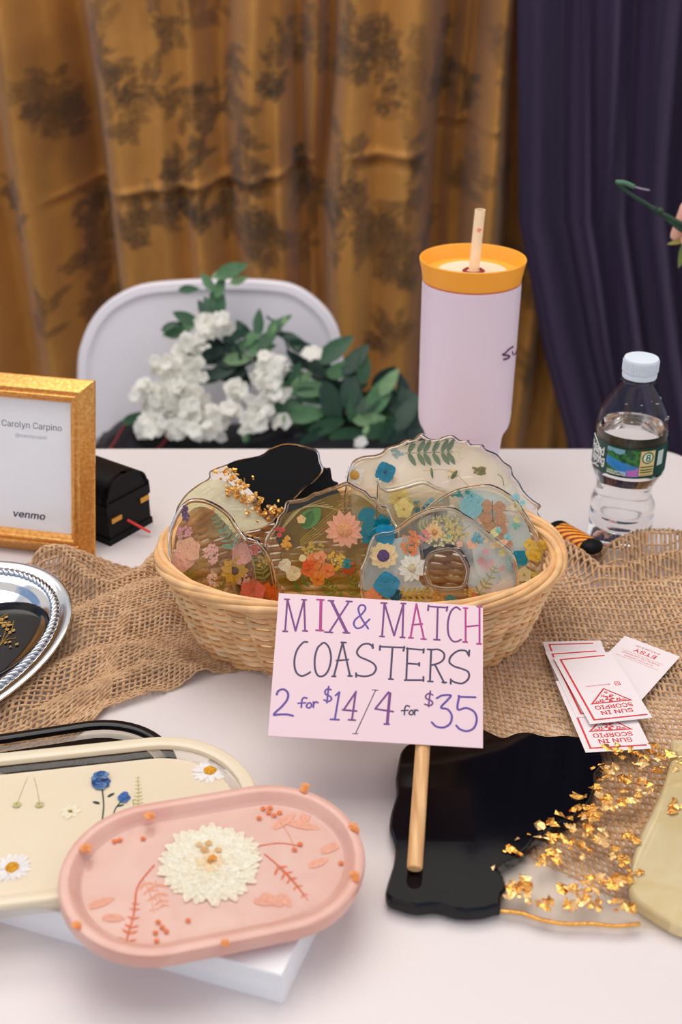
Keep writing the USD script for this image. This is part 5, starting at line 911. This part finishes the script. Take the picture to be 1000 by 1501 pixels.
arc_ = [(0, .044), (EW, .044), (EW, .050)] + [(EW * (.5 + .46 * math.cos(t)), .050 + .020 * math.sin(t) ** .8) for t in np.linspace(.12, math.pi - .12, 18)] + [(0, .050)]
chest_put('lid', Polygon(arc_), 0, CL, blk_wood); chest_put('lid_band', Polygon(arc_).difference(Polygon(arc_).buffer(-.0022)), -.0016, .006, blk_wood)
chest_put('brass_clasp', sbox(.004, .0245, .017, .0285).buffer(.0006), -.0022, .001, brass); chest_put('brass_clasp', sbox(EW - .014, .0300, EW - .003, .0345).buffer(.0006), -.0022, .001, brass)
s0 = pCh.hit(188, 763); s1 = s0 - el * .020 + eu * .010 + np.array([0, 0, -.010]); s1 = CAM + ray(220, 780) * (np.linalg.norm(s1 - CAM) / np.linalg.norm(ray(220, 780)))
put('red_stick', tube([s0 + (s0 - s1) * .15, s0, s1, s1 + (s1 - s0) * .02], [.0016, .0016, .0014, .0006], 10), plain('red_lacquer', lin(226, 50, 44), .35), smooth=40, label='thin red stick poking out of the black chest toward the basket', cat='stick')

# ================================================================ silver platter with a black dish
pSv = Plane((-.37 + .0132, .80 - .0199, T + .030 - .0199 * .14), (1, 0, 0), (0, 1, .14)); SA, SB, ST = .142, .1015, .7465
silver = mat('silver_plate', {'p': ('principled_bsdf', {'base_color': (.60, .63, .68), 'metallic': 1.0, 'roughness': .08}), 'g': ('geometry', {}), 'n': ('noise_texture', {'scale': 40.0, 'detail': 2.0}), 'b': ('bump', {'strength': .05, 'distance': .001})}, [('g.position', 'n.vector'), ('n.fac', 'b.height'), ('b.normal', 'p.normal')])
sp = thing('silver_platter', 'shiny oval silver platter with a rope-twist border, holding a black dish', 'platter', pSv.o)
te = np.linspace(0, 2 * math.pi, 160, endpoint=False); el_ = np.column_stack([SA * np.cos(te), SB * np.sin(te)])
def sput(name, m, **kw): v, f = arr(m); return put(name, pSv.place(xf((v, f), (0, 0, -.0110), rz=ST)), silver, sp, **kw)
sput('dish', rings(el_, [(.056, -.0005), (.048, -.0002), (.030, .004), (.010, .0085), (.003, .0100), (.001, .0096), (0, .0104), (.0004, .0118), (.003, .0124), (.007, .0116), (.0125, .0108), (.0185, .0104), (.0225, .0096), (.0260, .0088), (.0285, .0068), (.032, .0030), (.038, .0016), (.048, .0012)]), smooth=25)
rp = []
for k in range(3):
    ph = k * 2.094; q = el_ * (1 - .0150 / np.hypot(el_[:, 0], el_[:, 1]))[:, None]; q = fine_loop(q, 5); q = np.vstack([q, q[:1]]); s_l = np.r_[0, np.cumsum(np.linalg.norm(np.diff(q, axis=0), axis=1))]; n_ = 1500; ss = np.linspace(0, s_l[-1], n_, endpoint=False)
    x, y = np.interp(ss, s_l, q[:, 0]), np.interp(ss, s_l, q[:, 1]); d = np.gradient(np.column_stack([x, y]), axis=0); d /= np.linalg.norm(d, axis=1, keepdims=True); tw_ = 2 * math.pi * round(s_l[-1] / .016) * ss / s_l[-1] + ph
    rp.append(tube(np.column_stack([x - d[:, 1] * .0021 * np.cos(tw_), y + d[:, 0] * .0021 * np.cos(tw_), .0112 + .0012 * np.sin(tw_)]), .0019, 6, closed=True))
for m in rp: sput('rope_border', m, smooth=True)
bd_p = Plane(pSv.hit(-42, 948) - pSv.n * .0088, pSv.u * math.cos(.75) + pSv.v * math.sin(.75), -pSv.u * math.sin(.75) + pSv.v * math.cos(.75))
bdish = thing('resin_dish', 'black oval dish with dried golden sprig lying on the silver platter', 'dish', bd_p.o)
ov = np.column_stack([.070 * np.cos(te), .046 * np.sin(te)])
put('rim', bd_p.place(rings(ov, [(.004, 0), (.0005, .002), (0, .007), (.0008, .0085), (.002, .0088), (.004, .0078), (.006, .005), (.007, .0044)])), tray_black, bdish, smooth=40)
B = Bed(Plane(bd_p.o + bd_p.n * .0047, bd_p.u, bd_p.v), bdish, 0)
for pts in ([(-30, 985), (0, 945), (12, 912)], [(0, 945), (16, 925), (20, 910)], [(-10, 960), (6, 940), (24, 935)], [(-40, 930), (-10, 912), (10, 900)]): B.stem(pts, (170, 130, 70), 1.6, name='dried_stem')
rr = random.Random(6)
for i in range(34): B.blossom(rr.uniform(-30, 26), rr.uniform(905, 950), rr.uniform(2, 3.4), 5, (206, 168, 100), None, name='dried_seed', ang=i, dz=.0004)

# ================================================================ striped pouch lying behind the basket
a, b = on_z(812, 770, .012), on_z(876, 806, .020); dr = (b - a) / np.linalg.norm(b - a); L = np.linalg.norm(b - a)
po = thing('striped_pouch', 'slim orange pouch with black ends and yellow stripes, between basket and bottle', 'pouch', a)
def pod(t0, t1, m, name, n=12):
    t = np.linspace(t0, t1, n); w = .0115 * np.clip(np.minimum(t, 1 - t) * 9 + .25, 0, 1) ** .5; v, f = tube(np.array([a + dr * L * q for q in t]), w, 18); z = a[2] + (v - a) @ dr * dr[2]; v[:, 2] = z + (v[:, 2] - z) * .62; put(name, (v, f), m, po, smooth=40)
stripe = mat('orange_stripes', {'g': ('geometry', {}), 'm': ('mapping', {'rotation': (0, 0, math.atan2(dr[1], dr[0])), 'scale': (1, 1, 1)}), 'w': ('wave_texture', {'wave_type': 'bands', 'bands_direction': 'x', 'scale': 55.0, 'distortion': 2.0, 'detail': 1.0}), 'r': ('rgb_ramp', {'ramp': [(.0, (.01, .008, .008)), (.22, lin(200, 82, 20)), (.6, lin(238, 124, 30)), (1, lin(244, 190, 70))]}), 'p': ('principled_bsdf', {'roughness': .35})}, [('g.position', 'm.vector'), ('m.vector', 'w.vector'), ('w.fac', 'r.fac'), ('r.color', 'p.base_color')])
pod(.0, .2, blk_wood, 'end_cap'); pod(.2, .82, stripe, 'body'); pod(.82, 1.0, blk_wood, 'end_cap')
# ================================================================ black jacket on the chair seat
jm = plain('jacket_cloth', (.006, .006, .009), .6, specular_ior_level=.15, bump=.2, bscale=500, bdist=.0005, sheen_weight=.1)
YJ = 1.80
ja = on_y(140, 640, YJ)[0]; jb = on_y(640, 640, YJ)[0]; jx = np.linspace(ja, jb, 90)
topz = np.interp(jx, [on_y(p, 600, YJ)[0] for p in (140, 160, 195, 240, 300, 380, 470, 560, 610, 640)], [on_y(500, p, YJ)[2] for p in (650, 632, 612, 622, 636, 630, 625, 620, 625, 655)])
jt = np.linspace(0, 1, 40); JX, JT = np.meshgrid(jx, jt)
JY = YJ + .085 - .23 * JT; JZ = .432 + (topz[None] - .432) * np.sin(np.pi * np.clip(JT * .82 + .18 * (JT > -1), 0, 1)) ** .55
JZ = np.where(JT > .98, .436, JZ) ; JZ = JZ + .022 * (meshkit.fbm(np.stack([JX * 14, JY * 16, JX * 0], -1), 3, 3) - .5); JZ = np.maximum(JZ, .434)
v = np.stack([JX, JY, JZ], -1).reshape(-1, 3); i = np.arange(39)[:, None] * 90; k = np.arange(89)[None]; f = np.stack([i + k + 1, i + k, i + 90 + k, i + 91 + k], -1).reshape(-1, 4)
f = np.vstack([f[:, [0, 1, 2]], f[:, [0, 2, 3]]]); nb = len(v); v = np.vstack([v, v * [1, 1, 0] + [0, 0, .432]]); f = np.vstack([f, f[:, ::-1] + nb])
bidx = np.r_[np.arange(90), np.arange(1, 40) * 90 + 89, 39 * 90 + np.arange(88, -1, -1), np.arange(38, 0, -1) * 90]; b2 = np.roll(bidx, -1); f = np.vstack([f, np.stack([bidx, b2, b2 + nb], 1), np.stack([bidx, b2 + nb, bidx + nb], 1)])
jk = thing('jacket', 'black jacket with red piping heaped on the chair seat under the flowers', 'jacket', (-.2, YJ, .43))
put('cloth', (v, f), jm, jk, smooth=60)
def on_jacket(px, py):
    p = on_y(px, py, YJ - .02); return p
pip = plain('red_piping', lin(130, 24, 40), .5)
def jz(x, y): return np.interp(x, jx, JZ[np.argmin(np.abs(JY[:, 0] - y))])
for a0, a1, x0_, x1_ in ((1.70, 1.80, 160, 200), (1.69, 1.79, 225, 275)):
    xs_ = np.linspace(on_y(x0_, 640, YJ)[0], on_y(x1_, 640, YJ)[0], 14); ys_ = np.linspace(a0, a1, 14)
    put('piping', tube(np.array([(x, y, jz(x, y) + .002) for x, y in zip(xs_, ys_)]), .0022, 6), pip, jk, smooth=True)

# ================================================================ garland of white blossom and green leaves
ga = thing('flower_garland', 'garland of white wisteria blossom and green leaves hanging over the white chair', 'garland', on_y(330, 640, 1.80))
def yg(py): return float(np.interp(py, [380, 440, 560, 660], [1.895, 1.875, 1.80, 1.74]))
leaf_ms = [mat(f'garland_leaf_{i}', {'g': ('geometry', {}), 'n': ('noise_texture', {'scale': 60.0, 'detail': 2.0}), 'r': ('rgb_ramp', {'ramp': [(.3, tuple(np.array(lin(*c)) * .75)), (.7, lin(*c))]}), 'p': ('principled_bsdf', {'roughness': .5}), 't': ('translucent_bsdf', {}), 'm': ('mix_closure', {'fac': .22})},
              [('g.position', 'n.vector'), ('n.fac', 'r.fac'), ('r.color', 'p.base_color'), ('r.color', 't.color'), ('p.BSDF', 'm.closure1'), ('t.BSDF', 'm.closure2')], surface='m.closure') for i, c in enumerate([(96, 142, 96), (62, 104, 72), (44, 78, 60), (130, 168, 116), (30, 58, 50)])]
blos = mat('blossom_white', {'d': ('principled_bsdf', {'base_color': lin(246, 244, 236), 'roughness': .7}), 't': ('translucent_bsdf', {'color': lin(246, 244, 230)}), 'm': ('mix_closure', {'fac': .3})}, [('d.BSDF', 'm.closure1'), ('t.BSDF', 'm.closure2')], surface='m.closure')
blos_c = plain('blossom_heart', lin(206, 204, 120), .6)
def gleaf(L, W, curl=.25):
    n = 9; s = np.linspace(0, 1, n); w = W / 2 * np.sin(math.pi * s ** .8) ** .8; z = -curl * L * s ** 2; c = np.column_stack([L * s, 0 * s, z]); l = np.column_stack([L * s, w, z + .25 * w]); r = np.column_stack([L * s, -w, z + .25 * w])
    v = np.vstack([l, c, r]); i = np.arange(n - 1); return v, np.vstack([np.stack([i, i + n, i + n + 1], 1), np.stack([i, i + n + 1, i + 1], 1), np.stack([i + n, i + 2 * n, i + 2 * n + 1], 1), np.stack([i + n, i + 2 * n + 1, i + n + 1], 1)])
view = Plane((0, 0, 0), (1, 0, 0), tuple(_up)); rr = random.Random(12)
def face(m, loc, roll, tilt_x, tilt_y):      # turns a flat thing to face roughly the aisle
    v, f = xf(m, rx=tilt_x, ry=tilt_y); c, s = math.cos(roll), math.sin(roll); v = v @ np.array([[c, -s, 0], [s, c, 0], [0, 0, 1]]).T; return v @ view.M.T + loc, f
def put_leaf(px, py, Lpx, ang, m, wr=.42, dy=0.0):
    p = on_y(px, py, yg(py) + dy); k = .00108; o = p - view.u * math.cos(ang) * Lpx * k * .5 - view.v * math.sin(ang) * Lpx * k * .5
    put('leaf', face(gleaf(Lpx * k, Lpx * k * wr, rr.uniform(.1, .4)), o, ang, rr.uniform(-.5, .5), 0), leaf_ms[m], ga, smooth=True)
C3 = lambda x, y: (100 + x * .52, 370 + y * .52)
for x, y, L, a, m in ((462, 48, 44, .35, 0), (440, 62, 34, .2, 3), (392, 82, 30, 2.2, 0), (428, 96, 34, 1.2, 0), (412, 128, 34, 1.5, 1), (395, 150, 30, 1.9, 1), (340, 104, 28, .1, 1), (482, 78, 26, .3, 3), (430, 150, 34, 1.3, 1), (380, 160, 30, 2.0, 2), (330, 185, 40, 2.7, 1), (300, 205, 38, .4, 2), (310, 225, 36, .2, 1), (350, 200, 34, .6, 0), (290, 220, 26, .6, 3),
                      (480, 300, 40, .1, 3), (560, 245, 44, .8, 1), (535, 195, 38, 1.7, 1), (600, 195, 34, .9, 1), (575, 215, 30, 1.2, 0), (440, 330, 46, .5, 2), (500, 260, 38, .4, 1), (520, 235, 38, 1.0, 0), (620, 235, 36, 2.6, 2), (640, 250, 40, 2.4, 1), (545, 270, 40, .3, 0), (470, 235, 36, .3, 2),
                      (690, 385, 56, .1, 0), (670, 455, 58, .1, 0), (690, 405, 52, -.2, 1), (640, 350, 40, 1.2, 1), (655, 370, 44, .9, 3), (755, 272, 60, .7, 1), (775, 330, 50, .3, 0), (795, 385, 60, 1.45, 2), (880, 400, 66, 1.0, 0), (905, 365, 44, 1.0, 3), (742, 430, 66, -1.3, 2), (850, 470, 44, .1, 3), (810, 300, 54, .9, 2), (835, 320, 50, 1.4, 1), (700, 520, 50, .4, 2), (790, 515, 52, .1, 1), (955, 450, 60, 1.1, 2), (925, 500, 60, .7, 2),
                      (620, 430, 46, .3, 1), (610, 380, 40, .4, 0), (720, 320, 50, -.6, 4), (690, 290, 46, -.7, 4), (660, 270, 44, -.5, 2), (850, 420, 50, .8, 2), (880, 500, 54, .2, 1), (985, 490, 56, 1.3, 4), (960, 520, 60, .5, 4), (180, 468, 30, .5, 1), (230, 470, 40, 2.8, 2), (500, 510, 36, -1.2, 1), (730, 490, 50, .2, 1), (810, 420, 54, 1.3, 1), (430, 300, 40, 2.6, 4), (420, 280, 40, .5, 4), (460, 270, 44, 2.2, 4)):
    put_leaf(*C3(x, y), L * 1.22, a, m)
for i in range(95):            # the darker leaves underneath
    t = rr.random(); cx, cy = rr.choice([(400, 290), (450, 330), (560, 300), (680, 340), (760, 380), (830, 420), (900, 470), (700, 450), (640, 480), (960, 500), (420, 220), (930, 440), (980, 490), (860, 500), (790, 480), (760, 520), (880, 520)]); put_leaf(*C3(cx + rr.gauss(0, 42), cy + rr.gauss(0, 38)), rr.uniform(36, 60), rr.uniform(-.8, 2.6), rr.choice([1, 2, 2, 4, 4]), rr.uniform(.34, .5), rr.uniform(.015, .05))
def blossom3d(R, seed):
    q = random.Random(seed); ms = []
    for i in range(5):
        v, f = petal(R, R * 1.05, 0, R * .06, 0, n=5); s = v[:, 0] / R; v[:, 2] += R * (.75 * s - .55 * s * s); ms.append(xf((v, f), rz=i * 1.2566 + q.uniform(-.15, .15), s=(1, 1, q.uniform(.7, 1.3))))
    return cat(ms)
def put_blossom(px, py, Rpx, dy=0.0):
    p = on_y(px, py, yg(py) + dy); R = Rpx * .00108
    b = put('blossom', face(blossom3d(R, int(px * 7 + py)), p, rr.uniform(0, 6), rr.uniform(-.9, .5), rr.uniform(-.8, .8)), blos, ga, smooth=True)
for cx, cy, sx_, sy_, n in ((400, 215, 34, 26, 13), (345, 262, 40, 22, 12), (285, 330, 44, 26, 18), (360, 325, 36, 26, 12), (245, 385, 40, 22, 12), (320, 390, 50, 26, 20), (270, 440, 50, 26, 18), (370, 440, 44, 30, 18), (245, 490, 44, 18, 14), (340, 495, 50, 22, 16), (205, 400, 18, 18, 3), (575, 305, 34, 30, 16), (560, 345, 38, 26, 12), (585, 390, 36, 24, 12), (545, 430, 30, 20, 9), (525, 485, 26, 22, 8), (470, 390, 26, 30, 9), (460, 450, 30, 16, 8), (415, 500, 40, 20, 9), (440, 200, 16, 14, 4), (680, 285, 16, 12, 3), (600, 475, 8, 10, 2), (830, 530, 12, 12, 2)):
    for _ in range(n):
        x, y = C3(cx + rr.uniform(-1, 1) * sx_, cy + rr.uniform(-1, 1) * sy_); put_blossom(x, y, rr.uniform(9, 15), -rr.uniform(.01, .05))
for x, y in ((865, 470), (840, 500), (605, 470), (580, 215), (610, 190), (500, 520)): put_leaf(*C3(x, y), 16, 1.2, 3, .6, -.03)
def gp3(x, y, dy=.0): q = C3(x, y); return on_y(*q, yg(q[1]) + dy)
for pts in ([(470, 40), (420, 110), (400, 200), (340, 320), (260, 440)], [(400, 200), (470, 260), (580, 310), (560, 440), (500, 530)], [(470, 260), (640, 330), (780, 400), (900, 470), (980, 510)], [(640, 330), (600, 220), (560, 180)], [(780, 400), (820, 300)], [(500, 480), (505, 540)]):
    put('vine', tube(fine([gp3(x, y, .02) for x, y in pts], 6), .0022, 6), leaf_ms[2], ga, smooth=True)

# ================================================================ the person at the right, one hand reaching into view with a cut stem
HY = 1.35
hp = lambda px, py, dy=0.0: on_y(px, py, HY + dy)
def limb(a, ra, b, rb): return m3.Manifold.batch_hull([m3.Manifold.sphere(ra, 20).translate(list(map(float, a))), m3.Manifold.sphere(rb, 20).translate(list(map(float, b)))])
def chain(pts, rs): return [limb(pts[i], rs[i], pts[i + 1], rs[i + 1]) for i in range(len(pts) - 1)]
wrist = hp(1110, 292, .02); palm = hp(1078, 296, .01)
parts = []
parts += chain([hp(1072, 272), hp(1036, 276, -.012), hp(1008, 304, -.012), hp(992, 344, -.004)], [.0105, .0092, .0085, .0072])       # index
parts += chain([hp(1074, 290, .012), hp(1040, 300, .006), hp(1019, 330, .004), hp(1014, 362, .004)], [.0105, .0094, .0086, .0074])   # middle
parts += chain([hp(1078, 306, .022), hp(1050, 322, .018), hp(1036, 350, .014), hp(1036, 376, .012)], [.0100, .0088, .0080, .0068])   # ring
parts += chain([hp(1084, 320, .030), hp(1064, 340, .026), hp(1056, 362, .022), hp(1056, 380, .02)], [.0090, .0078, .0072, .0062])    # little
parts += chain([hp(1098, 316, -.012), hp(1066, 340, -.026), hp(1036, 352, -.026), hp(1008, 352, -.016)], [.0130, .0110, .0098, .0080])  # thumb
parts += [m3.Manifold.batch_hull([m3.Manifold.sphere(r, 20).translate(list(map(float, p))) for p, r in ((hp(1074, 274), .011), (hp(1076, 290, .012), .011), (hp(1080, 306, .022), .0105), (hp(1086, 318, .03), .009), (hp(1100, 310, -.006), .013), (wrist, .021), (hp(1106, 300, .03), .016))])]
el_b = np.array([.80, 1.46, 1.00]); sh = np.array([.80, 1.62, 1.36]); hip, neck = np.array([.93, 1.66, .88]), np.array([.95, 1.66, 1.44])
parts += chain([wrist, wrist * .45 + el_b * .55, el_b], [.022, .033, .036]) + chain([el_b, sh], [.040, .050])
sh2, el2, wr2 = np.array([1.12, 1.70, 1.36]), np.array([1.20, 1.72, 1.08]), np.array([1.20, 1.62, .86])
parts += chain([sh2, el2, wr2], [.050, .038, .024]) + [limb(wr2, .024, wr2 + [0, -.03, -.10], .016)]
for q in range(4): parts += chain([wr2 + [.02 - .014 * q, -.03, -.09], wr2 + [.024 - .016 * q, -.045, -.125], wr2 + [.022 - .015 * q, -.035, -.155]], [.009, .008, .007])
parts += chain([wr2 + [-.02, -.02, -.04], wr2 + [-.04, -.045, -.08], wr2 + [-.035, -.06, -.105]], [.011, .010, .008])
parts += [m3.Manifold.batch_hull([m3.Manifold.sphere(r, 24).translate(list(map(float, p))) for p, r in ((sh + [.02, 0, 0], .05), (sh2 - [.02, 0, 0], .05), (neck - [0, 0, .06], .07), (np.array([.87, 1.66, 1.10]), .10), (np.array([1.03, 1.67, 1.10]), .10))]),
          m3.Manifold.batch_hull([m3.Manifold.sphere(r, 24).translate(list(map(float, p))) for p, r in ((np.array([.87, 1.66, 1.10]), .10), (np.array([1.03, 1.67, 1.10]), .10), (hip - [.06, 0, 0], .11), (hip + [.12, .01, 0], .11))])]
for s in (-1, 1):
    hx = hip + [.03 + .085 * s, 0, -.04]; parts += chain([hx, hx + [.01 * s, -.01, -.40], hx + [.015 * s, .02, -.78]], [.085, .055, .036]) + [limb(hx + [.015 * s, .02, -.80], .038, hx + [.02 * s, -.13, -.813], .026)]
hd = neck + [-.02, -.02, .17]; parts += [limb(neck - [0, 0, .04], .056, neck + [0, 0, .07], .052), limb(hd, .083, hd + [-.005, -.015, -.055], .062), limb(hd + [-.022, -.088, -.015], .009, hd + [-.022, -.095, -.035], .013), limb(hd + [.082, .0, -.02], .014, hd + [.082, .0, -.045], .010), limb(hd + [-.083, .0, -.02], .014, hd + [-.083, .0, -.045], .010)]
skin = plain('skin', lin(236, 178, 158), .5, subsurface_weight=.25, subsurface_scale=.006, subsurface_radius=(1, .35, .2))
body = m3.Manifold.batch_boolean(parts, m3.OpType.Add).refine_to_length(.012)
bm = trimesh.Trimesh(*arr(body), process=True); trimesh.smoothing.filter_taubin(bm, iterations=6)
pe = thing('person', 'person in dark clothing standing at the right edge, fingers pinching a cut green stem', 'person', (.95, 1.62, 0))
put('body', bm, skin, pe, smooth=True)
cloth_d = plain('dark_jersey', (.02, .02, .03), .8); hairm = plain('brown_hair', (.06, .035, .02), .6, bump=.4, bscale=300, bdist=.001)
tors = m3.Manifold.batch_boolean([m3.Manifold.batch_hull([m3.Manifold.sphere(r, 24).translate(list(map(float, p))) for p, r in ((sh + [.02, 0, 0], .058), (sh2 - [.02, 0, 0], .058), (neck - [0, 0, .075], .07), (np.array([.87, 1.66, 1.10]), .108), (np.array([1.03, 1.67, 1.10]), .108))]), m3.Manifold.batch_hull([m3.Manifold.sphere(r, 24).translate(list(map(float, p))) for p, r in ((np.array([.87, 1.66, 1.10]), .108), (np.array([1.03, 1.67, 1.10]), .108), (hip - [.06, 0, -.03], .118), (hip + [.12, .01, .03], .118))])] + chain([sh, el_b, el_b * .7 + wrist * .3], [.058, .047, .044]) + chain([sh2, el2, el2 * .5 + wr2 * .5], [.058, .047, .042]), m3.OpType.Add)
put('jersey', tors, cloth_d, pe, smooth=60)
tr_ = [m3.Manifold.batch_hull([m3.Manifold.sphere(.118, 24).translate(list(map(float, p))) for p in (hip - [.06, 0, 0], hip + [.12, .01, 0])])]
for s in (-1, 1):
    hx = hip + [.03 + .085 * s, 0, -.04]; tr_ += chain([hx, hx + [.01 * s, -.01, -.40], hx + [.015 * s, .02, -.76]], [.092, .066, .052])
    put('shoe', m3.Manifold.batch_hull([m3.Manifold.sphere(r, 16).translate(list(map(float, p))) for p, r in ((hx + [.015 * s, .04, -.80], .040), (hx + [.02 * s, -.15, -.812], .028), (hx + [.015 * s, .02, -.77], .045))]), plain(f'shoe_{s + 1}', (.02, .02, .02), .5), pe, smooth=60)
put('trousers', m3.Manifold.batch_boolean(tr_, m3.OpType.Add), plain('trouser_cloth', (.018, .022, .04), .8), pe, smooth=60)
hr = m3.Manifold.batch_hull([m3.Manifold.sphere(r, 24).translate(list(map(float, hd + p))) for p, r in (((0, .02, .02), .088), ((0, .05, -.06), .07), ((0, .05, -.16), .06))]) - m3.Manifold.sphere(.085, 24).translate(list(map(float, hd + [-.01, -.075, -.03])))
put('hair', hr, hairm, pe, smooth=60)
for s in (-1, 1): put('eye', xf(trimesh.creation.icosphere(2, .011), hd + [-.018 + .031 * s, -.072, .0]), plain(f'eye_{s + 1}', (.05, .03, .02), .2), pe, smooth=True)
put('mouth', tube([hd + [-.042, -.078, -.065], hd + [-.02, -.086, -.067], hd + [.004, -.078, -.065]], .004, 8), plain('lips', lin(190, 100, 96), .5), pe, smooth=True)
sr = thing('cut_stem', 'dark green cut flower stem held between fingers at the right edge', 'flower stem', hp(960, 308, -.02)); gst = plain('stem_green', lin(34, 62, 44), .5)
put('stalk', tube(fine([hp(903, 267, -.022), hp(925, 285, -.022), hp(950, 300, -.022), hp(968, 312, -.022), hp(985, 321, -.022), hp(1003, 331, -.022), hp(1040, 352, -.012)], 5), [.0022] * 12 + [.0030] * 19, 8), gst, sr, smooth=True)
put('stalk', tube(fine([hp(966, 310, -.02), hp(985, 327, -.023), hp(1005, 341, -.022), hp(1040, 362, -.014)], 5), .0024, 8), gst, sr, smooth=True)
put('side_shoot', tube(fine([hp(903, 267, -.022), hp(916, 268, -.022), hp(930, 274, -.022)], 5), .0026, 8), plain('shoot_green', lin(84, 122, 96), .5), sr, smooth=True)
put('shoot_tip', tube(fine([hp(930, 274, -.022), hp(942, 277, -.022), hp(953, 279, -.022)], 5), [.0012, .001, .001, .001, .001, .001, .001, .001, .001, .0009, .0005], 6), plain('tip_pale', lin(160, 146, 158), .5), sr, smooth=True)
put('bud', xf(dome_mesh(.004, .004), hp(968, 309, -.026), rx=1.2), gst, sr, smooth=True)
for x0_, y0_, x1_, y1_, c in ((1012, 345, 991, 393, (96, 106, 40)), (1020, 350, 1004, 402, (60, 84, 40)), (1006, 352, 980, 356, (150, 134, 60)), (1024, 360, 1016, 410, (52, 80, 44))):
    a_, b_ = hp(x0_, y0_, -.015), hp(x1_, y1_, -.02); L = np.linalg.norm(b_ - a_); ang = math.atan2((b_ - a_) @ view.v, (b_ - a_) @ view.u)
    put('leaf', face(gleaf(L, L * .3, .1), a_, ang, .2, 0), plain(f'stem_leaf_{x0_}', lin(*c), .5), sr, smooth=True)
